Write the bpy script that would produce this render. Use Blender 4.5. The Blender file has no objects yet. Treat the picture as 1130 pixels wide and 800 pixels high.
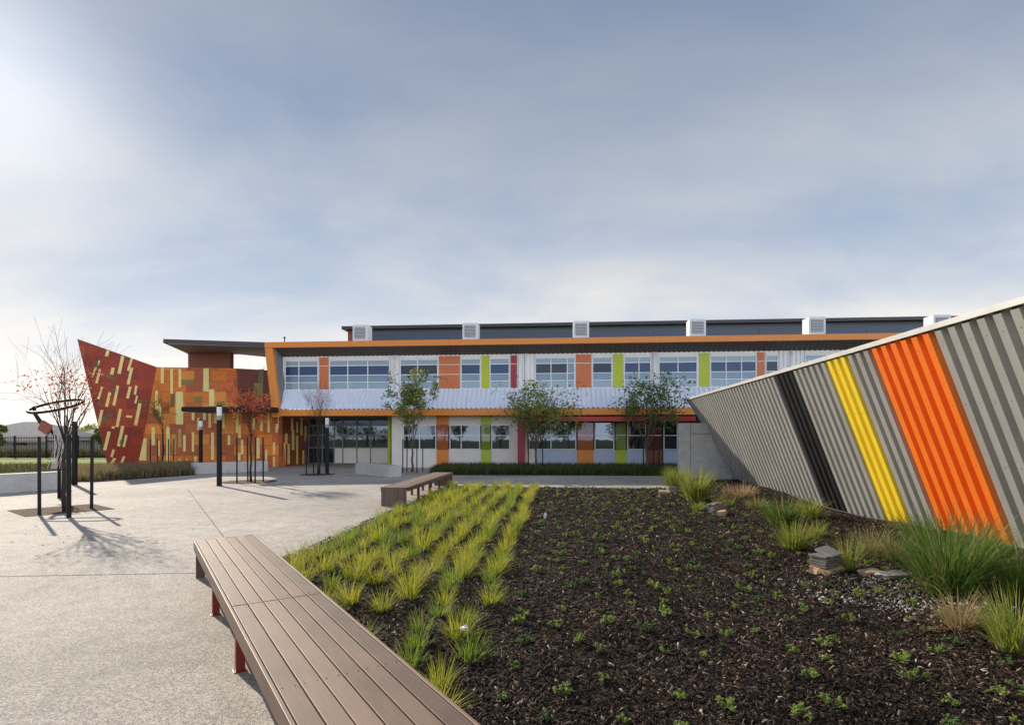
import bpy, bmesh, math, random
import numpy as np
from mathutils import Vector, Matrix, noise as mnoise
random.seed(7); rng = np.random.default_rng(7)
R = math.radians
scene = bpy.context.scene
COL = scene.collection
F = 620.0; CX = 565.0; HY = 482.0; EYE = 1.65

# ------------------------------------------------------------------ helpers
def ray(px, py):
    return Vector(((px-CX)/F, 1.0, (HY-py)/F))
def gp(px, py, z=0.0):
    Y = (EYE-z)*F/(py-HY); return Vector(((px-CX)/F*Y, Y, z))
def at(px, py, Y):
    return Vector(((px-CX)/F*Y, Y, EYE+(HY-py)/F*Y))
# building frame
TH = math.atan(52/620.0)
ub = Vector((math.sin(TH), math.cos(TH), 0)); ab = Vector((math.cos(TH), -math.sin(TH), 0))
F0 = Vector(((295-CX)/F*30, 30, 0))
def S(px, t):
    k = (px-CX)/F
    ox = F0.x+ub.x*t; oy = F0.y+ub.y*t
    return (k*oy-ox)/(ab.x-k*ab.y)
def ZB(px, py, t):
    s = S(px, t); Y = F0.y+ub.y*t+ab.y*s
    return EYE+(HY-py)/F*Y
def bl(v):   # world -> building local
    d = Vector(v)-F0; return Vector((d.dot(ab), d.dot(ub), d.z))

def tag(o, label=None, cat=None, group=None, kind=None):
    if label: o['label'] = label
    if cat: o['category'] = cat
    if group: o['group'] = group
    if kind: o['kind'] = kind
    return o
def empty(name, loc=(0,0,0), rz=0.0):
    o = bpy.data.objects.new(name, None); COL.objects.link(o)
    o.location = loc; o.rotation_euler = (0,0,rz); o.empty_display_size = 0.2
    return o

class MB:
    """collects polygons; build() makes ONE mesh object"""
    def __init__(self):
        self.v = []; self.f = []; self.m = []
    def add(self, vs, fs, mi=0):
        b = len(self.v); self.v += [tuple(x) for x in vs]
        self.f += [tuple(b+i for i in f) for f in fs]; self.m += [mi]*len(fs)
        return self
    def quad(self, a, b, c, d, mi=0): return self.add([a,b,c,d], [(0,1,2,3)], mi)
    def box(self, x0,x1,y0,y1,z0,z1, mi=0):
        vs = [(x0,y0,z0),(x1,y0,z0),(x1,y1,z0),(x0,y1,z0),(x0,y0,z1),(x1,y0,z1),(x1,y1,z1),(x0,y1,z1)]
        return self.add(vs, [(3,2,1,0),(4,5,6,7),(0,1,5,4),(1,2,6,5),(2,3,7,6),(3,0,4,7)], mi)
    def obox(self, c, ax, ay, az, mi=0):
        c=Vector(c); ax=Vector(ax); ay=Vector(ay); az=Vector(az)
        vs=[c+ax*i+ay*j+az*k for k in (-.5,.5) for (i,j) in ((-.5,-.5),(.5,-.5),(.5,.5),(-.5,.5))]
        return self.add(vs, [(3,2,1,0),(4,5,6,7),(0,1,5,4),(1,2,6,5),(2,3,7,6),(3,0,4,7)], mi)
    def prism(self, poly, z0, z1, mi=0):
        n=len(poly); vs=[(p[0],p[1],z0) for p in poly]+[(p[0],p[1],z1) for p in poly]
        fs=[tuple(range(n-1,-1,-1)), tuple(range(n,2*n))]+[(i,(i+1)%n,n+(i+1)%n,n+i) for i in range(n)]
        return self.add(vs, fs, mi)
    def extrude(self, poly3, d, mi=0):
        n=len(poly3); d=Vector(d); vs=[Vector(p) for p in poly3]; vs=vs+[p+d for p in vs]
        fs=[tuple(range(n-1,-1,-1)), tuple(range(n,2*n))]+[(i,(i+1)%n,n+(i+1)%n,n+i) for i in range(n)]
        return self.add(vs, fs, mi)
    def tube(self, pts, rs, n=6, mi=0, cap=True):
        pts=[Vector(p) for p in pts]; b=len(self.v); m=len(pts)
        for i,p in enumerate(pts):
            d=(pts[min(i+1,m-1)]-pts[max(i-1,0)])
            d = d.normalized() if d.length>1e-9 else Vector((0,0,1))
            a=d.cross(Vector((0,0,1)) if abs(d.z)<.95 else Vector((1,0,0))).normalized(); c=d.cross(a)
            for k in range(n):
                q=2*math.pi*k/n; self.v.append(tuple(p+(a*math.cos(q)+c*math.sin(q))*rs[i]))
        for i in range(m-1):
            for k in range(n):
                self.f.append((b+i*n+k, b+(i+1)*n+k, b+(i+1)*n+(k+1)%n, b+i*n+(k+1)%n)); self.m.append(mi)
        if cap:
            self.f.append(tuple(b+k for k in range(n))); self.m.append(mi)
            self.f.append(tuple(b+(m-1)*n+k for k in range(n-1,-1,-1))); self.m.append(mi)
        return self
    def build(self, name, mats, parent=None, bevel=0.0, smooth=False, fix=True, loc=None):
        me=bpy.data.meshes.new(name)
        if loc is not None:
            L=Vector(loc); vs=[tuple(Vector(v)-L) for v in self.v]
        else: vs=self.v
        me.from_pydata(vs,[],self.f)
        if not isinstance(mats,(list,tuple)): mats=[mats]
        for m in mats: me.materials.append(m)
        if len(mats)>1: me.polygons.foreach_set('material_index', self.m)
        if smooth: me.polygons.foreach_set('use_smooth',[True]*len(me.polygons))
        if fix:
            bm=bmesh.new(); bm.from_mesh(me); bmesh.ops.recalc_face_normals(bm, faces=bm.faces); bm.to_mesh(me); bm.free()
        me.update()
        o=bpy.data.objects.new(name, me); COL.objects.link(o)
        if loc is not None: o.location=L
        if parent: o.parent=parent
        if bevel>0:
            md=o.modifiers.new('bev','BEVEL'); md.width=bevel; md.segments=2; md.limit_method='ANGLE'
        return o

# ------------------------------------------------------------------ materials
def newmat(name):
    m=bpy.data.materials.new(name); m.use_nodes=True; nt=m.node_tree
    b=nt.nodes['Principled BSDF']; return m, nt, b
def L(nt,a,b): nt.links.new(a,b)
def mat(name, col, rough=.6, metal=0.0, var=.12, vscale=3.0, bump=0.0, bscale=40.0, spec=None, stretch=None):
    m,nt,b=newmat(name); N=nt.nodes
    b.inputs['Roughness'].default_value=rough; b.inputs['Metallic'].default_value=metal
    if spec is None and rough>=.8: spec=.12
    if spec is not None: b.inputs['Specular IOR Level'].default_value=spec
    tc=N.new('ShaderNodeTexCoord')
    n=N.new('ShaderNodeTexNoise'); n.inputs['Scale'].default_value=vscale; n.inputs['Detail'].default_value=6; n.inputs['Roughness'].default_value=.65
    if stretch:
        mq=N.new('ShaderNodeMapping'); mq.inputs['Scale'].default_value=stretch; L(nt,tc.outputs['Object'],mq.inputs[0]); L(nt,mq.outputs[0],n.inputs['Vector'])
    else: L(nt,tc.outputs['Object'],n.inputs['Vector'])
    r=N.new('ShaderNodeMapRange'); r.inputs['From Min'].default_value=.25; r.inputs['From Max'].default_value=.75
    r.inputs['To Min'].default_value=1-var; r.inputs['To Max'].default_value=1+var
    L(nt,n.outputs['Fac'],r.inputs['Value'])
    mx=N.new('ShaderNodeVectorMath'); mx.operation='SCALE'; mx.inputs[0].default_value=col[:3]
    L(nt,r.outputs['Result'],mx.inputs['Scale']); L(nt,mx.outputs['Vector'],b.inputs['Base Color'])
    rr=N.new('ShaderNodeMapRange'); rr.inputs['To Min'].default_value=max(.02,rough-.1); rr.inputs['To Max'].default_value=min(1,rough+.1)
    L(nt,n.outputs['Fac'],rr.inputs['Value']); L(nt,rr.outputs['Result'],b.inputs['Roughness'])
    if bump>0:
        n2=N.new('ShaderNodeTexNoise'); n2.inputs['Scale'].default_value=bscale; n2.inputs['Detail'].default_value=4
        L(nt,tc.outputs['Object'],n2.inputs['Vector'])
        bp=N.new('ShaderNodeBump'); bp.inputs['Strength'].default_value=bump; bp.inputs['Distance'].default_value=.01
        L(nt,n2.outputs['Fac'],bp.inputs['Height']); L(nt,bp.outputs['Normal'],b.inputs['Normal'])
    return m
def leafmat(name, c1, c2, trans=.45, rough=.6):
    m,nt,b=newmat(name); N=nt.nodes
    geo=N.new('ShaderNodeNewGeometry'); oi=N.new('ShaderNodeObjectInfo')
    mix=N.new('ShaderNodeMix'); mix.data_type='RGBA'; mix.inputs['A'].default_value=(*c1,1); mix.inputs['B'].default_value=(*c2,1)
    a=N.new('ShaderNodeMath'); a.operation='MULTIPLY_ADD'; a.inputs[1].default_value=.7
    a2=N.new('ShaderNodeMath'); a2.operation='MULTIPLY'; a2.inputs[1].default_value=.3
    L(nt,oi.outputs['Random'],a2.inputs[0]); L(nt,geo.outputs['Random Per Island'],a.inputs[0]); L(nt,a2.outputs[0],a.inputs[2])
    L(nt,a.outputs[0],mix.inputs['Factor'])
    L(nt,mix.outputs['Result'],b.inputs['Base Color']); b.inputs['Roughness'].default_value=rough
    b.inputs['Specular IOR Level'].default_value=.25
    tr=N.new('ShaderNodeBsdfTranslucent'); L(nt,mix.outputs['Result'],tr.inputs['Color'])
    ms=N.new('ShaderNodeMixShader'); ms.inputs[0].default_value=trans
    out=N['Material Output']; L(nt,b.outputs[0],ms.inputs[1]); L(nt,tr.outputs[0],ms.inputs[2]); L(nt,ms.outputs[0],out.inputs['Surface'])
    return m
def glass(name, col, refl=.25, stripes=0.0):
    m,nt,b=newmat(name); N=nt.nodes
    b.inputs['Base Color'].default_value=(*col,1); b.inputs['Roughness'].default_value=.4; b.inputs['Specular IOR Level'].default_value=.1
    if stripes>0:
        tc=N.new('ShaderNodeTexCoord'); w=N.new('ShaderNodeTexWave'); w.bands_direction='Z'; w.inputs['Scale'].default_value=stripes
        w.inputs['Distortion'].default_value=0; L(nt,tc.outputs['Object'],w.inputs['Vector'])
        mix=N.new('ShaderNodeMix'); mix.data_type='RGBA'; mix.inputs['A'].default_value=(*[c*.75 for c in col],1); mix.inputs['B'].default_value=(*[c*1.2 for c in col],1)
        L(nt,w.outputs['Fac'],mix.inputs['Factor']); L(nt,mix.outputs['Result'],b.inputs['Base Color'])
    g=N.new('ShaderNodeBsdfGlossy'); g.inputs['Roughness'].default_value=.02; g.inputs['Color'].default_value=(.50,.66,.92,1)
    tc2=N.new('ShaderNodeTexCoord'); nz=N.new('ShaderNodeTexNoise'); nz.inputs['Scale'].default_value=1.3; L(nt,tc2.outputs['Object'],nz.inputs['Vector'])
    bp=N.new('ShaderNodeBump'); bp.inputs['Strength'].default_value=.05; bp.inputs['Distance'].default_value=.03
    L(nt,nz.outputs['Fac'],bp.inputs['Height']); L(nt,bp.outputs['Normal'],g.inputs['Normal'])
    fr=N.new('ShaderNodeFresnel'); fr.inputs['IOR'].default_value=1.5
    ad=N.new('ShaderNodeMath'); ad.operation='ADD'; ad.use_clamp=True; ad.inputs[1].default_value=refl; L(nt,fr.outputs[0],ad.inputs[0])
    ms=N.new('ShaderNodeMixShader'); L(nt,ad.outputs[0],ms.inputs[0]); L(nt,b.outputs[0],ms.inputs[1]); L(nt,g.outputs[0],ms.inputs[2])
    L(nt,ms.outputs[0],N['Material Output'].inputs['Surface'])
    return m

M={}
M['white_metal']=mat('white_metal',(.80,.82,.86),.38,0.0,.05,1.5)
M['apron_metal']=mat('apron_metal',(.74,.79,.90),.35,0.0,.06,1.2)
M['frame_white']=mat('frame_white',(.82,.84,.86),.4,0,.05)
M['orange']=mat('orange_paint',(.72,.24,.03),.38,0,.07,2)
M['orange_panel']=mat('orange_panel',(.58,.16,.055),.45,0,.08,1.5)
M['green']=mat('green_panel',(.44,.55,.03),.45,0,.06,1.5)
M['crimson']=mat('crimson_panel',(.32,.02,.055),.45,0,.08,1.5)
M['red_fascia']=mat('red_fascia',(.42,.02,.015),.4,0,.08,1.5)
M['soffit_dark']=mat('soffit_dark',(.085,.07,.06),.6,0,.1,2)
M['dark_grey']=mat('dark_grey_metal',(.03,.033,.04),.45,0,.15,2)
M['clere']=glass('clerestory_glass',(.035,.05,.08),.0)
M['tier']=mat('tier_cladding',(.10,.115,.14),.5,0,.08,1)
M['grey_clad']=mat('grey_cladding',(.2,.22,.25),.45,.1,.08,1)
M['render_wall']=mat('pale_render',(.80,.77,.73),.75,0,.07,1.2,.15,60)
M['blue_wall']=mat('blue_grey_panel',(.46,.54,.72),.5,0,.06,1)
M['pane_dark']=glass('pane_dark',(.010,.014,.022),.0)
M['pane_navy']=glass('pane_navy',(.02,.045,.13),.0,2.2)
M['pane_blind']=glass('pane_blind',(.13,.22,.30),.04,9)
M['pane_teal']=glass('pane_teal',(.24,.34,.40),.04,7)
M['pane_low']=glass('pane_low',(.014,.017,.022),.11)
M['pane_orange']=glass('pane_orange',(.35,.09,.02),.02)
M['pane_green']=glass('pane_green',(.17,.24,.01),.02)
M['pane_brown']=glass('pane_brown',(.12,.03,.02),.02)
M['soffit_pale']=mat('soffit_pale',(.30,.31,.36),.6,0,.04,1)
M['brown_clad']=mat('brown_clad',(.22,.07,.04),.6,0,.12,4)
M['steel_black']=mat('black_steel',(.012,.012,.014),.5,0,.25,6,spec=.25)
M['steel_red']=mat('red_steel',(.20,.018,.015),.42,0,.15,6)
M['frosted']=mat('frosted_diffuser',(.8,.82,.84),.3,0,.03)
M['frosted2']=mat('grey_diffuser',(.3,.32,.34),.3,0,.03)
M['ac_white']=mat('ac_white',(.70,.73,.77),.45,0,.05)
M['ac_grille']=mat('ac_grille',(.17,.18,.2),.5,0,.1)
M['bark']=mat('bark',(.14,.11,.09),.85,0,.35,12,.5,50)
M['bark_pale']=mat('bark_pale',(.06,.04,.033),.85,0,.3,12,.5,50)
M['white_plastic']=mat('white_plastic',(.75,.75,.72),.4,0,.05)
M['rope']=mat('pale_rope',(.5,.5,.52),.7,0,.1,20)
M['leather']=mat('brown_red_pad',(.28,.09,.06),.6,0,.15,8)

def concrete(name, col, speck=.25, sscale=260.0, patch=.1):
    m,nt,b=newmat(name); N=nt.nodes
    geo=N.new('ShaderNodeNewGeometry')
    n1=N.new('ShaderNodeTexNoise'); n1.inputs['Scale'].default_value=.35; n1.inputs['Detail'].default_value=5; L(nt,geo.outputs['Position'],n1.inputs['Vector'])
    n1b=N.new('ShaderNodeTexNoise'); n1b.inputs['Scale'].default_value=4; n1b.inputs['Detail'].default_value=6; L(nt,geo.outputs['Position'],n1b.inputs['Vector'])
    v=N.new('ShaderNodeTexVoronoi'); v.inputs['Scale'].default_value=sscale; L(nt,geo.outputs['Position'],v.inputs['Vector'])
    sx=N.new('ShaderNodeSeparateColor'); L(nt,v.outputs['Color'],sx.inputs[0])
    r=N.new('ShaderNodeMapRange'); r.inputs['To Min'].default_value=1-speck; r.inputs['To Max'].default_value=1+speck; L(nt,sx.outputs[0],r.inputs['Value'])
    r2=N.new('ShaderNodeMapRange'); r2.inputs['From Min'].default_value=.3; r2.inputs['From Max'].default_value=.7
    r2.inputs['To Min'].default_value=1-patch; r2.inputs['To Max'].default_value=1+patch; L(nt,n1.outputs['Fac'],r2.inputs['Value'])
    r3=N.new('ShaderNodeMapRange'); r3.inputs['From Min'].default_value=.3; r3.inputs['From Max'].default_value=.7
    r3.inputs['To Min'].default_value=1-patch*.7; r3.inputs['To Max'].default_value=1+patch*.7; L(nt,n1b.outputs['Fac'],r3.inputs['Value'])
    a=N.new('ShaderNodeMath'); a.operation='MULTIPLY'; L(nt,r.outputs[0],a.inputs[0]); L(nt,r2.outputs[0],a.inputs[1])
    a2=N.new('ShaderNodeMath'); a2.operation='MULTIPLY'; L(nt,a.outputs[0],a2.inputs[0]); L(nt,r3.outputs[0],a2.inputs[1])
    mx=N.new('ShaderNodeVectorMath'); mx.operation='SCALE'; mx.inputs[0].default_value=col; L(nt,a2.outputs[0],mx.inputs['Scale'])
    st=N.new('ShaderNodeTexNoise'); st.inputs['Scale'].default_value=1.1; st.inputs['Detail'].default_value=9; st.inputs['Roughness'].default_value=.75; st.inputs['Distortion'].default_value=1.2; L(nt,geo.outputs['Position'],st.inputs['Vector'])
    sr2=N.new('ShaderNodeMapRange'); sr2.inputs['From Min'].default_value=.56; sr2.inputs['From Max'].default_value=.70; sr2.inputs['To Min'].default_value=1; sr2.inputs['To Max'].default_value=.80; L(nt,st.outputs['Fac'],sr2.inputs['Value'])
    a3=N.new('ShaderNodeMath'); a3.operation='MULTIPLY'; L(nt,a2.outputs[0],a3.inputs[0]); L(nt,sr2.outputs[0],a3.inputs[1]); L(nt,a3.outputs[0],mx.inputs['Scale'])
    # slight hue shift on some stones
    hs=N.new('ShaderNodeMix'); hs.data_type='RGBA'; hs.blend_type='MULTIPLY'; hs.inputs['Factor'].default_value=.25
    L(nt,mx.outputs['Vector'],hs.inputs['A']); cr=N.new('ShaderNodeMix'); cr.data_type='RGBA'; cr.inputs['A'].default_value=(1,.85,.7,1); cr.inputs['B'].default_value=(1,1,1.05,1)
    L(nt,sx.outputs[1],cr.inputs['Factor']); L(nt,cr.outputs['Result'],hs.inputs['B']); L(nt,hs.outputs['Result'],b.inputs['Base Color'])
    b.inputs['Roughness'].default_value=.78; b.inputs['Specular IOR Level'].default_value=.3
    bp=N.new('ShaderNodeBump'); bp.inputs['Strength'].default_value=.7; bp.inputs['Distance'].default_value=.006
    L(nt,v.outputs['Distance'],bp.inputs['Height']); L(nt,bp.outputs['Normal'],b.inputs['Normal'])
    return m
M['paving']=concrete('exposed_aggregate_paving',(.41,.375,.33),.5,95,.2)
M['path']=concrete('path_concrete',(.44,.44,.43),.2,150,.08)
M['block']=concrete('pale_concrete_wall',(.50,.50,.49),.1,60,.14)
M['conc_wall']=concrete('precast_concrete_wall',(.50,.51,.51),.08,40,.18)
M['joint']=mat('joint_sealant',(.12,.115,.11),.9)

def boardmat(name, c1, c2):
    m,nt,b=newmat(name); N=nt.nodes
    tc=N.new('ShaderNodeTexCoord'); mp=N.new('ShaderNodeMapping'); mp.inputs['Scale'].default_value=(40,1.6,40); L(nt,tc.outputs['Object'],mp.inputs['Vector'])
    n=N.new('ShaderNodeTexNoise'); n.inputs['Scale'].default_value=2.5; n.inputs['Detail'].default_value=8; n.inputs['Roughness'].default_value=.7; L(nt,mp.outputs[0],n.inputs['Vector'])
    n2=N.new('ShaderNodeTexNoise'); n2.inputs['Scale'].default_value=2.3; n2.inputs['Detail'].default_value=5; L(nt,tc.outputs['Object'],n2.inputs['Vector'])
    geo=N.new('ShaderNodeNewGeometry')
    ad=N.new('ShaderNodeMath'); ad.operation='ADD'; L(nt,n.outputs['Fac'],ad.inputs[0])
    k=N.new('ShaderNodeMath'); k.operation='MULTIPLY_ADD'; k.inputs[1].default_value=.8; k.inputs[2].default_value=-.4; L(nt,geo.outputs['Random Per Island'],k.inputs[0])
    k2=N.new('ShaderNodeMath'); k2.operation='MULTIPLY_ADD'; k2.inputs[1].default_value=.6; k2.inputs[2].default_value=-.3; L(nt,n2.outputs['Fac'],k2.inputs[0])
    k3=N.new('ShaderNodeMath'); k3.operation='ADD'; L(nt,k.outputs[0],k3.inputs[0]); L(nt,k2.outputs[0],k3.inputs[1])
    L(nt,k3.outputs[0],ad.inputs[1])
    mix=N.new('ShaderNodeMix'); mix.data_type='RGBA'; mix.inputs['A'].default_value=(*c1,1); mix.inputs['B'].default_value=(*c2,1)
    L(nt,ad.outputs[0],mix.inputs['Factor']); L(nt,mix.outputs['Result'],b.inputs['Base Color'])
    b.inputs['Roughness'].default_value=.55
    bp=N.new('ShaderNodeBump'); bp.inputs['Strength'].default_value=.25; bp.inputs['Distance'].default_value=.003
    L(nt,n.outputs['Fac'],bp.inputs['Height']); L(nt,bp.outputs['Normal'],b.inputs['Normal'])
    return m
M['board']=boardmat('composite_board',(.12,.075,.052),(.32,.21,.15))
M['board_dark']=boardmat('composite_board_dark',(.10,.062,.05),(.17,.11,.09))

def corten(name, cols, sc=1.0):
    """square cladding panels, each a slightly different red/brown, with thin joints"""
    m,nt,b=newmat(name); N=nt.nodes
    tc=N.new('ShaderNodeTexCoord'); mp=N.new('ShaderNodeMapping'); mp.inputs['Rotation'].default_value=(R(90),0,0); L(nt,tc.outputs['Object'],mp.inputs['Vector'])
    br=N.new('ShaderNodeTexBrick'); br.offset=.5; br.inputs['Scale'].default_value=1; br.inputs['Brick Width'].default_value=.95*sc; br.inputs['Row Height'].default_value=.6*sc
    br.inputs['Mortar Size'].default_value=.008; br.inputs['Color1'].default_value=(0,0,0,1); br.inputs['Color2'].default_value=(1,1,1,1); br.inputs['Mortar'].default_value=(.5,.5,.5,1)
    L(nt,mp.outputs[0],br.inputs['Vector'])
    cr=N.new('ShaderNodeValToRGB'); cr.color_ramp.interpolation='CONSTANT'
    el=cr.color_ramp.elements; el[0].color=(*cols[0],1); el[0].position=0; el[1].color=(*cols[1],1); el[1].position=1/len(cols)
    for i,c in enumerate(cols[2:],2):
        e=el.new(i/len(cols)); e.color=(*c,1)
    L(nt,br.outputs['Color'],cr.inputs['Fac'])
    n=N.new('ShaderNodeTexNoise'); n.inputs['Scale'].default_value=5; n.inputs['Detail'].default_value=8; n.inputs['Roughness'].default_value=.7; L(nt,tc.outputs['Object'],n.inputs['Vector'])
    r=N.new('ShaderNodeMapRange'); r.inputs['From Min'].default_value=.25; r.inputs['From Max'].default_value=.75; r.inputs['To Min'].default_value=.75; r.inputs['To Max'].default_value=1.25; L(nt,n.outputs['Fac'],r.inputs['Value'])
    mf=N.new('ShaderNodeMath'); mf.operation='MULTIPLY_ADD'; mf.inputs[1].default_value=-.6; mf.inputs[2].default_value=1; L(nt,br.outputs['Fac'],mf.inputs[0])
    mm=N.new('ShaderNodeMath'); mm.operation='MULTIPLY'; L(nt,r.outputs[0],mm.inputs[0]); L(nt,mf.outputs[0],mm.inputs[1])
    sc_=N.new('ShaderNodeVectorMath'); sc_.operation='SCALE'; L(nt,cr.outputs['Color'],sc_.inputs[0]); L(nt,mm.outputs[0],sc_.inputs['Scale'])
    L(nt,sc_.outputs['Vector'],b.inputs['Base Color']); b.inputs['Roughness'].default_value=.5
    return m
M['clad_red']=corten('red_cladding',[(.33,.035,.014),(.38,.05,.016),(.28,.03,.016),(.41,.06,.018),(.34,.04,.018),(.26,.035,.018)],.9)
M['clad_orange']=corten('orange_cladding',[(.72,.20,.02),(.78,.24,.025),(.62,.13,.02),(.74,.27,.04),(.66,.18,.018),(.48,.11,.022),(.52,.15,.03),(.40,.10,.028)],1.0)
M['clad_maroon']=corten('maroon_cladding',[(.15,.03,.025),(.18,.035,.022),(.12,.03,.025)])
M['clad_entry']=corten('entry_cladding',[(.30,.06,.02),(.36,.08,.02),(.22,.05,.02)])
M['cream']=mat('cream_strip',(.90,.72,.28),.5,0,.08,4)
M['pale_green']=mat('pale_green_strip',(.80,.70,.27),.5,0,.08,4)
M['olive']=mat('olive_strip',(.15,.13,.05),.5,0,.12,4)
M['mid_green']=mat('mossy_panel',(.26,.20,.06),.5,0,.12,4)

# ------------------------------------------------------------------ camera, sun, sky
cam=bpy.data.cameras.new('camera'); co=bpy.data.objects.new('camera',cam); COL.objects.link(co)
co.location=(0,0,EYE); co.rotation_euler=(R(90),0,0)
cam.sensor_width=36; cam.lens=36*F/1130; cam.shift_y=(HY-400)/1130; cam.clip_end=3000; cam.clip_start=.05
scene.camera=co
SAZ=Vector((-3.79,4.0,0)).normalized(); SEL=R(25.5)
sdir=Vector((SAZ.x*math.cos(SEL),SAZ.y*math.cos(SEL),math.sin(SEL)))
sl=bpy.data.lights.new('sun','SUN'); sl.energy=4.7; sl.angle=R(.6); sl.color=(1,.89,.74)
so=bpy.data.objects.new('sun',sl); COL.objects.link(so); so.rotation_euler=sdir.to_track_quat('Z','Y').to_euler(); so.location=sdir*60
w=bpy.data.worlds.new('World'); scene.world=w; w.use_nodes=True; nt=w.node_tree; N=nt.nodes
bg=N['Background']; bg.inputs['Strength'].default_value=.1
sky=N.new('ShaderNodeTexSky'); sky.sky_type='NISHITA'; sky.sun_disc=False; sky.sun_elevation=SEL
sky.sun_rotation=math.atan2(SAZ.x,SAZ.y); sky.air_density=1.0; sky.dust_density=1.0
tc=N.new('ShaderNodeTexCoord'); sep=N.new('ShaderNodeSeparateXYZ'); L(nt,tc.outputs['Generated'],sep.inputs[0])
def math_(op,a,b_=None,c=None,clamp=False):
    n=N.new('ShaderNodeMath'); n.operation=op; n.use_clamp=clamp
    for i,x in enumerate((a,b_,c)):
        if x is None: continue
        if isinstance(x,(int,float)): n.inputs[i].default_value=x
        else: L(nt,x,n.inputs[i])
    return n.outputs[0]
zc=math_('MAXIMUM',sep.outputs['Z'],0.0); zz=math_('ADD',zc,.30)
cxn=math_('DIVIDE',sep.outputs['X'],zz); cyn=math_('DIVIDE',sep.outputs['Y'],zz)
cmb=N.new('ShaderNodeCombineXYZ'); L(nt,cxn,cmb.inputs[0]); L(nt,cyn,cmb.inputs[1])
mp=N.new('ShaderNodeMapping'); mp.inputs['Rotation'].default_value=(0,0,R(-22)); mp.inputs['Scale'].default_value=(.62,1.0,1); mp.inputs['Location'].default_value=(1.3,.4,0); L(nt,cmb.outputs[0],mp.inputs[0])
n1=N.new('ShaderNodeTexNoise'); n1.inputs['Scale'].default_value=1.7; n1.inputs['Detail'].default_value=12; n1.inputs['Roughness'].default_value=.55; n1.inputs['Distortion'].default_value=.25; L(nt,mp.outputs[0],n1.inputs['Vector'])
cl=N.new('ShaderNodeMapRange'); cl.inputs['From Min'].default_value=.32; cl.inputs['From Max'].default_value=.72; L(nt,n1.outputs['Fac'],cl.inputs['Value'])
# elevation ramp of the thin cloud veil (radiance x10 because the background strength is 0.1)
er=N.new('ShaderNodeValToRGB'); L(nt,zc,er.inputs['Fac']); e=er.color_ramp.elements
e[0].position=0; e[0].color=(1.0,.94,.85,1); e[1].position=1; e[1].color=(.19,.24,.33,1)
for p,c in ((.08,(.86,.83,.78)),(.18,(.67,.68,.69)),(.32,(.45,.50,.57)),(.5,(.28,.335,.43)),(.65,(.215,.265,.36))):
    q=e.new(p); q.color=(*c,1)
vm=N.new('ShaderNodeVectorMath'); vm.operation='SCALE'; vm.inputs['Scale'].default_value=10; L(nt,er.outputs['Color'],vm.inputs[0])
# brighter cloud / bluer gap modulation
cb=N.new('ShaderNodeMix'); cb.data_type='RGBA'; cb.inputs['A'].default_value=(.71,.80,.94,1); cb.inputs['B'].default_value=(1.30,1.20,1.09,1); L(nt,cl.outputs[0],cb.inputs['Factor'])
vv=N.new('ShaderNodeVectorMath'); vv.operation='MULTIPLY'; L(nt,vm.outputs[0],vv.inputs[0]); L(nt,cb.outputs['Result'],vv.inputs[1])
# sun glow through the veil; sky opposite it boosted as added facade fill
dp=N.new('ShaderNodeVectorMath'); dp.operation='DOT_PRODUCT'; dp.inputs[1].default_value=tuple(sdir); L(nt,tc.outputs['Generated'],dp.inputs[0])
dd=math_('MAXIMUM',dp.outputs['Value'],0.0)
g1=math_('MULTIPLY',math_('POWER',dd,150),3.0); g2=math_('MULTIPLY',math_('POWER',dd,16),.5)
sr=N.new('ShaderNodeMapRange'); sr.inputs['From Min'].default_value=.05; sr.inputs['From Max'].default_value=-.75; sr.inputs['To Min'].default_value=1.0; sr.inputs['To Max'].default_value=2.9
L(nt,dp.outputs['Value'],sr.inputs['Value']); side=sr.outputs[0]
vs=N.new('ShaderNodeVectorMath'); vs.operation='SCALE'; L(nt,vv.outputs[0],vs.inputs[0]); L(nt,side,vs.inputs['Scale'])
gl=math_('ADD',g1,g2)
gv=N.new('ShaderNodeVectorMath'); gv.operation='SCALE'; gv.inputs[0].default_value=(1,.98,.94); L(nt,gl,gv.inputs['Scale'])
sm=N.new('ShaderNodeVectorMath'); sm.operation='ADD'; L(nt,vs.outputs[0],sm.inputs[0]); L(nt,gv.outputs[0],sm.inputs[1])
fin=N.new('ShaderNodeMix'); fin.data_type='RGBA'; fin.clamp_factor=True; fin.inputs['Factor'].default_value=.965
L(nt,sky.outputs[0],fin.inputs['A']); L(nt,sm.outputs[0],fin.inputs['B'])
L(nt,fin.outputs['Result'],bg.inputs['Color'])
scene.view_settings.view_transform='Standard'; scene.view_settings.look='None'; scene.view_settings.gamma=1; scene.view_settings.exposure=0.25
scene.render.engine='CYCLES'

# ------------------------------------------------------------------ ground
mg,ntg,bgd=newmat('ground_grass')
Ng=ntg.nodes; gg=Ng.new('ShaderNodeNewGeometry'); gn=Ng.new('ShaderNodeTexNoise'); gn.inputs['Scale'].default_value=.15; gn.inputs['Detail'].default_value=8; L(ntg,gg.outputs['Position'],gn.inputs['Vector'])
gm=Ng.new('ShaderNodeMix'); gm.data_type='RGBA'; gm.inputs['A'].default_value=(.10,.13,.035,1); gm.inputs['B'].default_value=(.20,.17,.08,1); L(ntg,gn.outputs['Fac'],gm.inputs['Factor']); L(ntg,gm.outputs['Result'],bgd.inputs['Base Color']); bgd.inputs['Roughness'].default_value=.95; bgd.inputs['Specular IOR Level'].default_value=.1
b=MB(); b.quad((-900,-300,-.35),(900,-300,-.35),(900,1500,-.35),(-900,1500,-.35)); tag(b.build('ground',mg),kind='structure')

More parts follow.
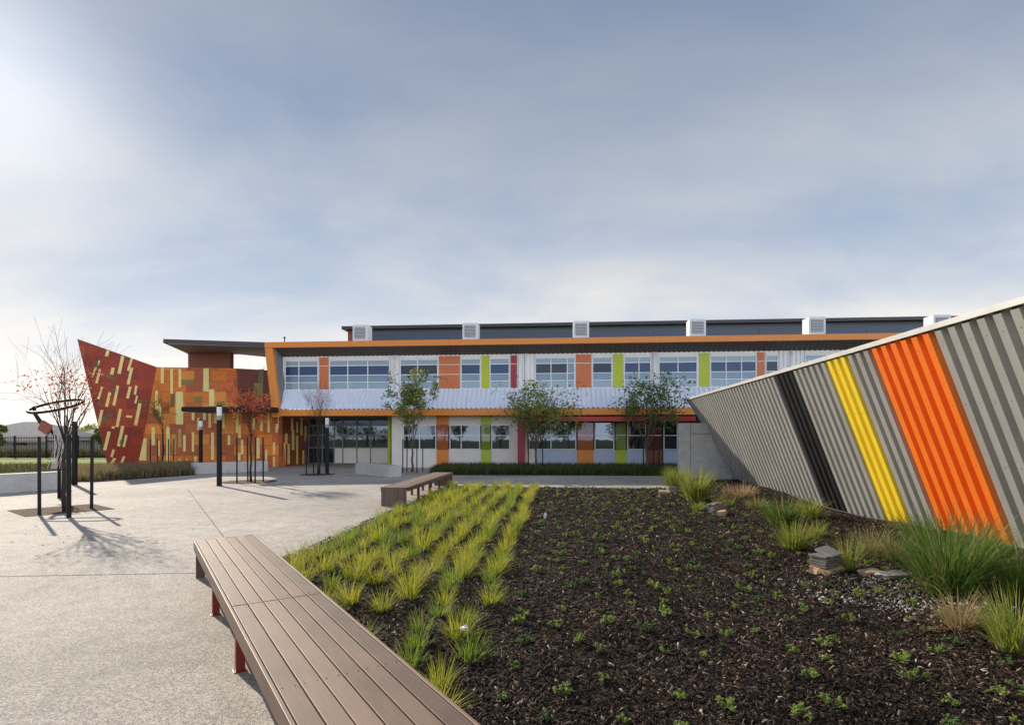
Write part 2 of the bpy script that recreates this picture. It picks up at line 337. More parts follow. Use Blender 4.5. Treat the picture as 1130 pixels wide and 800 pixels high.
# bed outline
BD=Vector((.553,-.833,0)).normalized(); BN=Vector((.833,.553,0)).normalized()
BR=Vector((-3.17,6.89,0))           # far right corner of near bench
K1=Vector((-3.10,6.62,0)); K2=K1+BD*12
def bedleft(Y): return -3.05+.075*(Y-6.75)
BEDFL=Vector((-2.18,18.55,0))
def farY(x): return 18.55-.0839*(x+2.18)
bed_poly=[K1,K2,Vector((16,K2.y,0)),Vector((16,21.2,0)),Vector((5.9,21.6,0)),Vector((5.1,farY(5.1),0)),BEDFL]
# paving: everything round the bed, as a slab with a real edge
b=MB()
# left strip polygons around the bed (convex pieces)
pv=[[(-40,-12),(K2.x,-12),(K2.x,K2.y),(K1.x,K1.y),(-40,K1.y)],
    [(-40,K1.y),(K1.x,K1.y),(BEDFL.x,BEDFL.y),(BEDFL.x,BEDFL.y+.001),(-40,BEDFL.y+.001)]]
for p in pv: b.prism(p,-.3,0.0)
tag(b.build('plaza_paving',M['paving']),kind='structure')
b=MB()
b.prism([(-40,18.552),(-2.18,18.552),(5.1,farY(5.1)+.002),(5.9,21.61),(16,21.21),(16,23.3),(-3.7,24.3),(-3.7,37),(-40,37)],-.3,-.002)
tag(b.build('shaded_paving',M['paving']),kind='structure')
b=MB()   # pale edging strip on the bed's far side + thin edge at left
e0=Vector((-2.18,18.552,0)); e1=Vector((5.1,farY(5.1),0))
b.prism([(e0.x,e0.y),(e1.x,e1.y),(e1.x,e1.y+.16),(e0.x,e0.y+.16)],-.1,.012)
tag(b.build('bed_edging',M['path']),kind='structure')
# joints sawn in paving: strips 4 mm above
def joint(p,q,wd=.012):
    p=Vector(p);q=Vector(q);d=(q-p).normalized();n=Vector((-d.y,d.x,0))*wd/2
    return [p-n,q-n,q+n,p+n]
b=MB()
a1=gp(211,545);a2=gp(245,590); dj=(a2-a1).normalized()
for p,q in ((a1-dj*2,a2+dj*2.6),(gp(0,636),gp(225,632)),(gp(-200,640),gp(0,636)),(a1-dj*2,a1-dj*2+BN*9),(a1-dj*2,a1-dj*2-BN*16)):
    j=joint(p,q,.014); b.quad(*[(v.x,v.y,.004) for v in j])
tag(b.build('paving_joints',M['joint'],fix=False),kind='structure')

# lawn far left
ml=mat('lawn_green',(.15,.22,.012),.9,0,.2,3,.3,30)
b=MB(); b.prism([(-60,33),(-24.4,33),(-25.8,43),(-80,46)],-.3,.05); tag(b.build('lawn',ml),kind='structure')
msoil=mat('garden_soil',(.06,.045,.033),.95,0,.3,6,.8,30)
b=MB(); b.prism([gp(-120,541)[:2],gp(72,539)[:2],gp(78,532)[:2],gp(118,531)[:2],gp(215,524)[:2],(-16.3,31.5),(-22,31.8),(-25,33.2),(-60,33.2)],-.2,.03); tag(b.build('left_garden_soil',msoil),kind='structure')
b=MB(); b.prism([(-3.7,24.3),(16,23.3),(16,33),(-3.7,33)],-.3,.03); tag(b.build('facade_garden_soil',msoil),kind='structure')

# ---- main bed terrain
def wallb(Y): return 6.81+.0839*Y
def terr(x,y):
    d=wallb(y)-x
    h=.02
    h+= .17*np.exp(-((d-1.9)/1.1)**2)*(1/(1+np.exp((y-17)/.8)))
    h+= -.20*np.exp(-((y-13.3)/2.6)**2)*np.exp(-(np.maximum(d,0)/1.0)**2)
    h+= .03*np.sin(x*1.3+y*.7)*np.sin(y*.9-x*.4)+.015*np.sin(x*4.1+1)*np.sin(y*3.7)
    return h
def inbed(x,y):
    xl=np.where(y<K1.y,K1.x+BD.x*(K1.y-y)/(-BD.y),K1.x+(BEDFL.x-K1.x)*(y-K1.y)/(BEDFL.y-K1.y))
    top=np.where(x<5.1,farY(x),np.where(x<5.9,farY(5.1)+(x-5.1)/.8*(21.6-farY(5.1)),21.5))
    return (x>xl)&(y<top)
def terrz(x,y):
    # fall to just below paving at edges
    return float(terr(np.float64(x),np.float64(y)))
nx,ny=150,200
xs=np.linspace(-3.3,16,nx); ys=np.linspace(-3.4,21.7,ny)
V=[];idx={}
b=MB()
for j,y in enumerate(ys):
    for i,x in enumerate(xs):
        xx,yy=x,y
        # clamp into polygon for clean borders
        if yy<K1.y:
            xl=K1.x+BD.x*(K1.y-yy)/(-BD.y)
        else: xl=K1.x+(BEDFL.x-K1.x)*min(1,(yy-K1.y)/(BEDFL.y-K1.y))
        tp=farY(xx) if xx<5.1 else (farY(5.1)+(xx-5.1)/.8*(21.6-farY(5.1)) if xx<5.9 else 21.5)
        edge=0
        if xx<xl+.03: xx=xl+.004; edge=1
        if yy>tp-.03: yy=tp-.004; edge=1
        z=terrz(xx,yy)
        if edge: z=-.04
        b.v.append((xx,yy,z))
for j in range(ny-1):
    for i in range(nx-1):
        q=[j*nx+i,j*nx+i+1,(j+1)*nx+i+1,(j+1)*nx+i]
        ps=[Vector(b.v[k]) for k in q]
        ar=((ps[2]-ps[0]).cross(ps[3]-ps[1])).length
        if ar>1e-4: b.f.append(tuple(q)); b.m.append(0)
mm,ntm,bmm=newmat('mulch_base'); Nm=ntm.nodes
g=Nm.new('ShaderNodeNewGeometry'); vo=Nm.new('ShaderNodeTexVoronoi'); vo.inputs['Scale'].default_value=45; 
mpp=Nm.new('ShaderNodeMapping'); mpp.inputs['Scale'].default_value=(1,.55,1); L(ntm,g.outputs['Position'],mpp.inputs[0]); L(ntm,mpp.outputs[0],vo.inputs['Vector'])
cr=Nm.new('ShaderNodeValToRGB'); s_=Nm.new('ShaderNodeSeparateColor'); L(ntm,vo.outputs['Color'],s_.inputs[0]); L(ntm,s_.outputs[0],cr.inputs['Fac'])
el=cr.color_ramp.elements; el[0].color=(.010,.008,.006,1); el[1].color=(.10,.075,.055,1); q=el.new(.6); q.color=(.028,.02,.015,1); q=el.new(.85); q.color=(.05,.035,.026,1)
L(ntm,cr.outputs['Color'],bmm.inputs['Base Color']); bmm.inputs['Roughness'].default_value=.9; bmm.inputs['Specular IOR Level'].default_value=.1
bp=Nm.new('ShaderNodeBump'); bp.inputs['Strength'].default_value=1; bp.inputs['Distance'].default_value=.02; L(ntm,s_.outputs[1],bp.inputs['Height']); L(ntm,bp.outputs['Normal'],bmm.inputs['Normal'])
tag(b.build('garden_bed_soil',mm,smooth=True),kind='structure')

def chips(name, n, sampler, lmin, lmax, mats_, zfun, thick=.35, tilt=.5, lift=.012):
    """irregular wood chips: thin little wedges scattered over the soil, one mesh"""
    P=sampler(n); n=len(P)
    ln=rng.uniform(lmin,lmax,n)*P[:,2]; wd=ln*rng.uniform(.10,.42,n); th=rng.uniform(min(.15,thick*.6),thick,n)*wd
    a=rng.uniform(0,2*np.pi,n); t1=rng.normal(0,tilt,n); t2=rng.normal(0,tilt,n)
    ca,sa=np.cos(a),np.sin(a)
    ux=np.stack([ca*np.cos(t1),sa*np.cos(t1),np.sin(t1)],1)
    vx=np.stack([-sa*np.cos(t2),ca*np.cos(t2),np.sin(t2)],1)
    wx=np.cross(ux,vx); wx/=np.linalg.norm(wx,axis=1)[:,None]
    c=np.stack([P[:,0],P[:,1],zfun(P[:,0],P[:,1])+rng.uniform(0,1,n)*lift+th*.5],1)
    cor=[]
    for k in (0,1):
        for (i,j) in ((-.5,-.35),(.5,-.5),(.42,.5),(-.5,.3)):
            cor.append(c+ux*(ln*i)[:,None]+vx*(wd*j)[:,None]+wx*(th*(k-.5))[:,None])
    V=np.stack(cor,1).reshape(-1,3)
    fq=np.array([(4,5,6,7),(0,1,5,4),(1,2,6,5),(2,3,7,6),(3,0,4,7)])
    Fc=(np.arange(n)[:,None,None]*8+fq[None]).reshape(-1)
    me=bpy.data.meshes.new(name); me.vertices.add(len(V)); me.vertices.foreach_set('co',V.astype(np.float32).ravel())
    nf=n*5; me.loops.add(nf*4); me.loops.foreach_set('vertex_index',Fc.astype(np.int32))
    me.polygons.add(nf); me.polygons.foreach_set('loop_start',np.arange(nf,dtype=np.int32)*4); me.polygons.foreach_set('loop_total',np.full(nf,4,dtype=np.int32))
    me.update(calc_edges=True); me.validate()
    for m_ in mats_: me.materials.append(m_)
    o=bpy.data.objects.new(name,me); COL.objects.link(o); return o
def chipmat(name,stops,rough=.6):
    m,nt_,b_=newmat(name); N_=nt_.nodes; g_=N_.new('ShaderNodeNewGeometry'); c_=N_.new('ShaderNodeValToRGB'); c_.color_ramp.interpolation='LINEAR'
    L(nt_,g_.outputs['Random Per Island'],c_.inputs['Fac']); e_=c_.color_ramp.elements
    e_[0].position=stops[0][0]; e_[0].color=(*stops[0][1],1); e_[1].position=stops[-1][0]; e_[1].color=(*stops[-1][1],1)
    for p,c in stops[1:-1]:
        k=e_.new(p); k.color=(*c,1)
    gn_=N_.new('ShaderNodeTexNoise'); gn_.inputs['Scale'].default_value=1.1; gn_.inputs['Detail'].default_value=5; L(nt_,g_.outputs['Position'],gn_.inputs['Vector'])
    mr_=N_.new('ShaderNodeMapRange'); mr_.inputs['From Min'].default_value=.35; mr_.inputs['From Max'].default_value=.68; mr_.inputs['To Min'].default_value=.7; mr_.inputs['To Max'].default_value=2.0; L(nt_,gn_.outputs['Fac'],mr_.inputs['Value'])
    vm_=N_.new('ShaderNodeVectorMath'); vm_.operation='SCALE'; L(nt_,c_.outputs['Color'],vm_.inputs[0]); L(nt_,mr_.outputs[0],vm_.inputs['Scale']); L(nt_,vm_.outputs[0],b_.inputs['Base Color']); b_.inputs['Roughness'].default_value=rough; b_.inputs['Specular IOR Level'].default_value=.15; return m
M['chips']=chipmat('wood_chips',[(0,(.008,.006,.005)),(.45,(.022,.015,.011)),(.75,(.05,.033,.024)),(.92,(.11,.074,.052)),(.985,(.26,.19,.13)),(1,(.45,.36,.26))],.85)
M['gravelm']=chipmat('pale_gravel',[(0,(.10,.085,.075)),(.5,(.24,.21,.19)),(1,(.5,.47,.43))],.8)
def bed_sampler(n):
    # uniform in image-ish space: more near the camera, larger pieces further away
    Y=2.0*np.exp(rng.uniform(0,1,n*3)*np.log(20/1.5))*0.75
    X=rng.uniform(-.62,1.0,n*3)*(Y+.6)
    m=inbed(X,Y)&(X<wallb(Y)+.1)&(Y<21.4)
    X,Y=X[m][:n],Y[m][:n]
    return np.stack([X,Y,np.clip(.75+Y*.085,.8,2.3)],1)
tag(chips('wood_chip_mulch',125000,bed_sampler,.012,.05,[M['chips']],terr),'dark wood chip mulch covering the garden bed','mulch',kind='stuff')
def gr_sampler(n):
    X=rng.normal(0,.42,n);Y=rng.normal(0,.42,n)
    c=np.array([3.95,5.75]); P=np.stack([c[0]+X+Y*-.05,c[1]+Y,np.ones(n)],1); return P
tag(chips('pale_gravel',1500,gr_sampler,.015,.055,[M['gravelm']],terr,.8),'pale gravel and stone chips spread beside the big grasses','gravel',kind='stuff')

# ------------------------------------------------------------------ grasses
def blade(mb, base, az, h, lean, wd, curl, segs=3, mi=0):
    d=Vector((math.cos(az),math.sin(az),0)); n=Vector((-d.y,d.x,0))
    tw=random.uniform(-.9,.9); n=(n*math.cos(tw)+d*math.sin(tw))
    p=Vector(base); ang=lean; L_=h/segs; vs=[]
    for i in range(segs+1):
        wk=wd*(1-(i/segs)**1.6)*.5+.0004
        if i==segs: vs.append(p)
        else: vs+= [p-n*wk,p+n*wk]
        p=p+(d*math.sin(ang)+Vector((0,0,1))*math.cos(ang))*L_; ang+=curl/segs
    fs=[(2*i,2*i+1,2*i+3,2*i+2) for i in range(segs-1)]+[(2*segs-2,2*segs-1,2*segs)]
    mb.add(vs,fs,mi)
def tuft_mesh(name,n,h,spread,wd,m,lean=.5,curl=.7,rad=.04,segs=3,dry=None):
    mb=MB()
    for k in range(n):
        a=random.uniform(0,6.283); r=rad*math.sqrt(random.random())
        a2=a+random.uniform(-.6,.6)
        hh=h*random.uniform(.5,1.1); ln=abs(random.gauss(0,lean))*spread
        blade(mb,(r*math.cos(a),r*math.sin(a),-.01),a2,hh,ln,wd*random.uniform(.7,1.2),curl*random.uniform(.2,1.3),segs,1 if (dry is not None and random.random()<.14) else 0)
    me=bpy.data.meshes.new(name); me.from_pydata(mb.v,[],mb.f); me.materials.append(m)
    if dry is not None:
        me.materials.append(dry); me.polygons.foreach_set('material_index',mb.m)
    me.update(); return me
M['dryb']=leafmat('dead_blades',(.30,.22,.09),(.50,.42,.20),.4)
M['tuft']=leafmat('tuft_blades',(.27,.32,.02),(.56,.53,.06),.5)
M['tuft_old']=leafmat('tuft_blades_dark',(.14,.24,.03),(.34,.42,.06),.5)
tufts=[tuft_mesh('grass_tuft',80+8*(i%3),.27+.03*(i%3),.8,.0075,M['tuft'] if i%4 else M['tuft_old'],.5,.6,.08,3,M['dryb']) for i in range(10)]
tufts_near=[tuft_mesh('grass_tuft',105+12*(i%3),.25+.04*(i%3),.9,.0055,M['tuft'] if i%3 else M['tuft_old'],.6,.8,.085,4,M['dryb']) for i in range(6)]
# rows measured on the ground; each runs parallel to the wing wall
right0=-.36-.078*4.2
row_off=[0,.44,.87,1.30,1.72,2.13,2.52]
ordn=['first, rightmost row beside the seedlings','second row from the right','third row from the right','fourth row from the right','fifth row from the right','sixth row from the right','leftmost row along the paving edge']
nt_count=0
for ri,off in enumerate(row_off):
    Y=2.9+random.uniform(0,.2)
    while Y<18.3:
        x=right0+.078*Y-off+random.gauss(0,.05); 
        xl=(K1.x+BD.x*(K1.y-Y)/(-BD.y)) if Y<K1.y else bedleft(Y)
        if x>xl+.08 and random.random()>.03:
            near=Y<8
            me=random.choice(tufts_near if near else tufts)
            o=bpy.data.objects.new('grass_tuft',me); COL.objects.link(o)
            sc=random.uniform(.75,1.15)*(1.0 if Y>5 else .95)
            o.location=(x,Y,terrz(x,Y)); o.rotation_euler=(random.gauss(0,.07),random.gauss(0,.07),random.uniform(0,6.28)); o.scale=(sc*1.06,sc*1.06,sc*random.uniform(.8,1.15))
            tag(o,'bright green grass tuft in the '+ordn[ri]+' of the garden bed','grass tuft','grass tufts planted in rows')
            nt_count+=1
        Y+=.37+random.gauss(0,.05)
print('tufts',nt_count)
# seedlings
M['seed']=leafmat('seedling_leaf',(.17,.26,.05),(.38,.46,.12),.45)
M['seed2']=leafmat('seedling_leaf_dark',(.07,.13,.04),(.16,.26,.08),.4)
def seed_mesh(k):
    mb=MB()
    for q in range(random.randint(4,8)):
        cx,cy=random.gauss(0,.038),random.gauss(0,.03); hh=random.uniform(.02,.06)
        mb.tube([(cx*.12,cy*.12,-.01),(cx,cy,hh)],[.003,.002],4)
        for j in range(13):
            a=random.uniform(0,6.28); el_=random.uniform(-.1,1.2); l=random.uniform(.018,.034); wd_=l*.34
            z0=hh*random.uniform(.45,1.05)
            d=Vector((math.cos(a)*math.cos(el_),math.sin(a)*math.cos(el_),math.sin(el_))); n=Vector((-math.sin(a),math.cos(a),0))
            p=Vector((cx,cy,z0)); up=d.cross(n)*(.15*l)
            mb.add([p,p+d*l*.45-n*wd_,p+d*l,p+d*l*.45+n*wd_,p+d*l*.5+up],[(0,1,4),(1,2,4),(2,3,4),(3,0,4)])
    me=bpy.data.meshes.new('seedling'); me.from_pydata(mb.v,[],mb.f); me.materials.append(M['seed'] if k%3 else M['seed2']); me.update(); return me
seeds=[seed_mesh(k) for k in range(12)]
cands=[]
for r in range(38):
    Y=2.3+random.random()*.4
    while Y<18.0:
        x=right0+.078*Y+.40+r*.335+random.gauss(0,.08); yy=Y+random.gauss(0,.06)
        if x<wallb(Y)-2.3-(.6 if Y<9 else 0) and CX+F*x/Y<1180 and random.random()<.8: cands.append((x,yy,random.uniform(.6,1.25)))
        Y+=.40+random.gauss(0,.04)
cands.sort(key=lambda c:(c[0]**2+c[1]**2)/c[2]**2)
ns=0; rest=MB()
for (x,y,sc) in cands:
    me=random.choice(seeds); rz_=random.uniform(0,6.28); sz_=sc*random.uniform(.7,1.2)
    if ns<295:
        o=bpy.data.objects.new('seedling',me); COL.objects.link(o); o.location=(x,y,terrz(x,y)); o.rotation_euler=(0,0,rz_); o.scale=(sc,sc,sz_)
        tag(o,'small young leafy seedling among the dark wood chips of the bed','seedling','seedlings set out over the mulch')
    else:
        c_,s2_=math.cos(rz_),math.sin(rz_); z=terrz(x,y)
        rest.add([(x+sc*(v.co.x*c_-v.co.y*s2_),y+sc*(v.co.x*s2_+v.co.y*c_),z+sz_*v.co.z) for v in me.vertices],[tuple(p.vertices) for p in me.polygons])
    ns+=1
tag(rest.build('far_seedlings',M['seed'],fix=False),'many tiny far seedlings at the back of the mulched bed','seedlings',kind='stuff')
print('seedlings',ns)
# big ornamental grasses
M['g_deep']=leafmat('deep_green_blades',(.055,.12,.02),(.17,.28,.05),.45)
M['g_yel']=leafmat('yellow_green_blades',(.17,.26,.03),(.40,.42,.09),.5)
M['g_dry']=leafmat('dry_straw_blades',(.34,.22,.11),(.55,.42,.24),.4)
M['g_mix']=leafmat('mixed_blades',(.12,.17,.04),(.42,.36,.16),.45)
def bigg(px,py,H,n,m,label,sp=1.0,wd=.008,name='ornamental_grass',rad=.1,curl=1.1,lean=.5):
    p=gp(px,py); z=terrz(p.x,p.y)
    p=gp(px,py,z)
    me=tuft_mesh(name,n,H,sp,wd,m,lean,curl,rad,5,M['dryb'])
    o=bpy.data.objects.new(name,me); COL.objects.link(o); o.location=(p.x,p.y,terrz(p.x,p.y)-.01)
    return tag(o,label,'ornamental grass','ornamental grasses along the slanted wall')
bigg(1048,648,.95,900,M['g_deep'],'large deep green fountain grass under the orange stripe of the slanted wall',1.0,.010,rad=.20,curl=1.0,lean=.55)
bigg(1075,628,.75,350,M['g_deep'],'deep green grass clump right behind the largest fountain grass',1,.009,rad=.16)
bigg(1122,714,.52,420,M['g_yel'],'yellow green grass clump at the right edge of the photo in front',.8,.009,rad=.12,curl=.8)
bigg(1130,655,.7,300,M['g_deep'],'dark green grass clump at the far right below the grey ribs',1,.009,rad=.14)
bigg(1058,692,.40,320,M['g_dry'],'dry straw coloured grass tuft in front of the largest green grass',1.3,.006,rad=.07,curl=.9,lean=.7)
bigg(862,573,.62,500,M['g_deep'],'deep green grass clump below the grey ribs left of the black stripe',1,.012,rad=.18)
bigg(893,572,.50,300,M['g_yel'],'pale green grass clump at the foot of the black stripe',1,.011,rad=.14)
bigg(876,605,.52,360,M['g_yel'],'yellow green grass clump left of the sandstone block',1.0,.009,rad=.12,curl=.8)
bigg(902,588,.36,160,M['g_yel'],'thin yellow green tuft behind the yellow green clump near the block',1,.008,rad=.08)
bigg(936,628,.50,110,M['g_yel'],'thin yellow tuft just right of the sandstone block',.6,.007,rad=.05,curl=.5)
bigg(960,610,.46,240,M['g_mix'],'mixed green and straw grass between the block and the fountain grass',1.1,.008,rad=.14)
bigg(985,612,.48,330,M['g_mix'],'loose drooping grass just left of the largest fountain grass',1.4,.007,rad=.15,curl=1.6)
bigg(1010,600,.5,260,M['g_deep'],'green grass clump at the foot of the yellow stripe',1.0,.009,rad=.14)
bigg(768,552,.95,520,M['g_yel'],'tall light green grass clump near the concrete wall, nearer of two',.75,.018,rad=.20,curl=.8)
bigg(745,538,.85,420,M['g_yel'],'bright green grass clump near the concrete wall, further of two',.8,.020,rad=.20,curl=.8)
bigg(771,563,.3,120,M['g_yel'],'short green tuft at the foot of the nearer tall clump',1,.012,rad=.12)
bigg(815,548,.45,420,M['g_dry'],'dry brown grass at the corner where the slanted wall meets the soil',1.3,.013,rad=.35)
bigg(800,553,.35,200,M['g_mix'],'low brown and green grass beside the dry grass near the concrete wall',1.2,.013,rad=.25)
bigg(835,558,.35,220,M['g_mix'],'low mixed grass at the foot of the narrow grey ribs',1.2,.012,rad=.2)
bigg(990,586,.28,160,M['g_mix'],'short weedy grass at the wall foot under the yellow stripe',1.2,.008,rad=.2)

# ------------------------------------------------------------------ rocks & little things in the bed
def rock(name,c,size,rz,m,label,cat,seed,parent=None,rough=.18):
    bm=bmesh.new(); bmesh.ops.create_cube(bm,size=1); bmesh.ops.subdivide_edges(bm,edges=bm.edges[:],cuts=3,use_grid_fill=True)
    rd=random.Random(seed)
    for v in bm.verts:
        k=max(abs(v.co.x),abs(v.co.y),abs(v.co.z)); s=.82+.18*k/v.co.length*.8 if v.co.length>0 else 1
        v.co*=s
        v.co+=Vector((rd.gauss(0,1),rd.gauss(0,1),rd.gauss(0,1)))*rough*.14
        v.co=Vector((v.co.x*size[0],v.co.y*size[1],v.co.z*size[2]))
    me=bpy.data.meshes.new(name); bm.to_mesh(me); bm.free(); me.materials.append(m)
    o=bpy.data.objects.new(name,me); COL.objects.link(o); o.location=c; o.rotation_euler=(rd.gauss(0,.08),rd.gauss(0,.08),rz)
    if label: tag(o,label,cat)
    return o
M['sand']=mat('sandstone',(.50,.34,.22),.85,0,.2,8,.6,40)
M['grey_stone']=mat('grey_stone',(.20,.18,.16),.85,0,.3,10,.7,50)
M['slate']=mat('slate_lid',(.24,.23,.22),.7,0,.15,8,.3,50)
# sandstone block with timber-grained upper half and slab on it
p=gp(911,627,.08); z=terrz(p.x,p.y)
rt=empty('stone_block',(p.x,p.y,z-.07),R(28)); rt.scale=(.88,.88,.85); tag(rt,'squat stone block with rough sandstone foot and tilted grey slab on top','stone block')
def rpart(nm,c,size,m_,seed,k):
    o=rock(nm,c,size,0,m_,None,None,seed,rough=k); o.parent=rt; return o
rpart('foot',(-.01,-.01,.07),(.38,.30,.22),M['sand'],41,.22)
b=MB()
for k in range(5):
    j=lambda:random.uniform(-.014,.014)
    b.extrude([(-.17+j(),-.13+j(),.165+k*.034),(.16+j(),-.125+j(),.165+k*.034),(.155+j(),.13+j(),.165+k*.034),(-.165+j(),.125+j(),.165+k*.034)],(j()*.4,j()*.4,.027))
b.build('layered_body',M['grey_stone'],rt,bevel=.005)
b=MB(); b.obox((.05,-.02,.36),(.26,0,.02),(0,.24,.07),(0,-.01,.035)); b.build('slab',M['slate'],rt,bevel=.006)
for i,(px,py,sz,rz,m_,lb) in enumerate([
    (790,569,(.30,.22,.28),.5,'grey_stone','grey angular rock between the tall grass clump and the dark clump'),
    (797,572,(.2,.16,.12),1.0,'sand','small sandstone rock beside the grey angular rock'),
    (741,545,(.26,.2,.26),.2,'slate','pale grey rock at the foot of the further tall grass clump'),
    (733,546,(.34,.2,.12),-.3,'sand','flat yellowish stone left of the pale grey rock near the path'),
    (985,645,(.34,.2,.06),.3,'slate','flat pale stone lying on the gravel left of the dry tuft'),
    (960,641,(.22,.14,.06),.1,'sand','small flat stone just in front of the stone block'),
    (1000,601,(.24,.12,.06),.4,'slate','thin pale stone lying near the foot of the yellow stripe')]):
    p=gp(px,py); z=terrz(p.x,p.y); rock('rock',(p.x,p.y,z+sz[2]*.3),sz,rz,M[m_],lb,'rock',i+3)
# plant tag and litter
def tagstake(px,py,h,lb):
    p=gp(px,py); z=terrz(p.x,p.y); b=MB()
    b.extrude([(-.02,0,0),(.02,0,0),(.03,0,h*.6),(.012,0,h),(-.012,0,h),(-.03,0,h*.6)],(0,.003,0)); o=b.build('plant_tag',M['white_plastic']); o.location=(p.x,p.y,z); o.rotation_euler=(R(-8),R(6),random.uniform(-.4,.4)); tag(o,lb,'plant tag')
tagstake(601,573,.13,'small white plant tag standing in the mulch right of the grass rows')
# crumpled wrapper on the tufts
p=gp(513,694,.16); bm=bmesh.new(); bmesh.ops.create_icosphere(bm,subdivisions=2,radius=.034)
for v in bm.verts: v.co*=random.uniform(.6,1.3); v.co.z*=.6
me=bpy.data.meshes.new('paper_scrap'); bm.to_mesh(me); bm.free(); me.materials.append(M['white_plastic']); o=bpy.data.objects.new('paper_scrap',me); COL.objects.link(o); o.location=(p.x,p.y,.17); tag(o,'crumpled white paper scrap caught in the rightmost grass row','paper scrap')

# ------------------------------------------------------------------ benches
def bench_near():
    rz=math.atan2(-BD.x*-1,0) # unused
    d=-BD      # towards far end
    ang=math.atan2(d.y,d.x)-R(90)
    root=empty('bench',(BR.x,BR.y,0),ang)   # local +y runs to the far end, origin at far right corner; width is local -x
    tag(root,'long slatted brown bench on dark red legs in the foreground','bench')
    W=.62; zt=.45; nb=6; bw=W/nb
    for (y0,y1) in ((-3.075,0),(-6.16,-3.085)):
        b=MB()
        for k in range(nb):
            x0=-W+k*bw; jz=random.uniform(-.0015,.0015); b.box(x0+.003,x0+bw-.006,y0+random.uniform(0,.004),y1-random.uniform(0,.004),zt-.025,zt+jz)
        sc_=b
        for k in range(nb):
            for yy in (y0+.06,(y0+y1)/2-.03,y1-.06):
                for dx in (.02,bw-.024):
                    cx_=-W+k*bw+dx; sc_.tube([(cx_,yy,zt-.004),(cx_,yy,zt+.0022)],[.0045,.0045],8,1)
        b.build('seat',[M['board'],M['steel_black']],root,bevel=.0025)
    b=MB()
    for x in (-W-.022,.002): b.box(x,x+.02,-6.16,-.02,zt-.115,zt-.002)
    b.build('side_board',M['board'],root,bevel=.003)
    b=MB(); b.box(-W+.0,-.0,-3.088,-3.072,zt-.06,zt-.0035); b.build('divider',M['steel_red'],root)
    b=MB()
    for k in range(nb):
        x0=-W+k*bw; b.box(x0+.003,x0+bw-.004,.001,.024,.0,zt)
    b.build('end_panel',M['board_dark'],root,bevel=.003)
    b=MB()
    for y in (-.5,-1.62,-3.12,-4.65,-5.8): b.box(-W+.02,-.02,y-.02,y+.02,zt-.075,zt-.028)
    b.box(-W+.02,-W+.06,-6.1,-.03,zt-.10,zt-.076); b.box(-.06,-.02,-6.1,-.03,zt-.10,zt-.076)
    b.build('frame',M['steel_red'],root)
    for x in (-W+.045,-.05):
        for y in (-1.62,-3.12,-4.65,-6.05):
            b=MB(); b.box(x-.03,x+.03,y-.03,y+.03,0,zt-.10); b.box(x-.045,x+.045,y-.04,y+.04,0,.006)
            b.build('leg',M['steel_red'],root,bevel=.003)
    return root
bench_near()
def bench_far():
    root=empty('bench',(-2.50,13.35,0),-TH)
    tag(root,'slatted brown bench on the far left edge of the garden bed','bench')
    W=.62; Ln=5.7; zt=.45; nb=6; bw=W/nb
    b=MB()
    for k in range(nb): b.box(-W+k*bw+.004,-W+(k+1)*bw-.004,0,Ln,zt-.03,zt)
    b.build('seat',M['board'],root,bevel=.003)
    b=MB()
    for x in (-W-.022,.002): b.box(x,x+.02,.02,Ln-.02,zt-.10,zt-.002)
    b.build('side_board',M['board_dark'],root)
    for y0,y1 in ((-.024,-.001),(Ln+.001,Ln+.024)):
        b=MB()
        for k in range(nb): b.box(-W+k*bw+.003,-W+(k+1)*bw-.003,y0,y1,0,zt)
        b.build('end_panel',M['board_dark'],root,bevel=.003)
    b=MB(); b.box(-W+.02,-.02,.1,.14,zt-.08,zt-.032); b.box(-W+.02,-.02,Ln/2,Ln/2+.04,zt-.08,zt-.032); b.box(-W+.02,-.02,Ln-.2,Ln-.16,zt-.08,zt-.032); b.build('frame',M['steel_red'],root)
    for x in (-W+.05,-.05):
        for y in (1.3,2.6,3.9,5.0):
            b=MB(); b.box(x-.03,x+.03,y-.03,y+.03,0,zt-.05); b.build('leg',M['steel_red'],root,bevel=.003)
bench_far()

# ------------------------------------------------------------------ low concrete walls
def lowwall(p,q,th,h,lb,name='concrete_seat_wall'):
    p=Vector((p[0],p[1],0));q=Vector((q[0],q[1],0)); d=(q-p); Ln=d.length; d.normalize(); n=Vector((-d.y,d.x,0))
    b=MB(); b.obox((Ln/2,th/2,h/2),(Ln,0,0),(0,th,0),(0,0,h)); o=b.build(name,M['block'],bevel=.015); o.location=p; o.rotation_euler=(0,0,math.atan2(d.y,d.x)); tag(o,lb,'seat wall'); return o
a=gp(-120,553);c=gp(76,539.5); lowwall(a,c,.45,.56,'long low concrete wall at the left edge of the plaza')
lowwall(gp(214,523.5),gp(296,520),.45,.5,'low concrete seat wall in front of the orange patterned wall')
a=gp(392,523);c=gp(429,527); 
root=empty('concrete_seat_wall',(a.x,a.y,0)); tag(root,'low white concrete seat wall before the glass entrance','seat wall')
b=MB(); e2=gp(443,526)
pl=[a,c,e2,e2+Vector((-.5,.9,0)),a+Vector((.0,.6,0))]
b.prism([((v-a).x,(v-a).y) for v in pl],0,.47); b.build('wall_body',M['block'],root,bevel=.015)

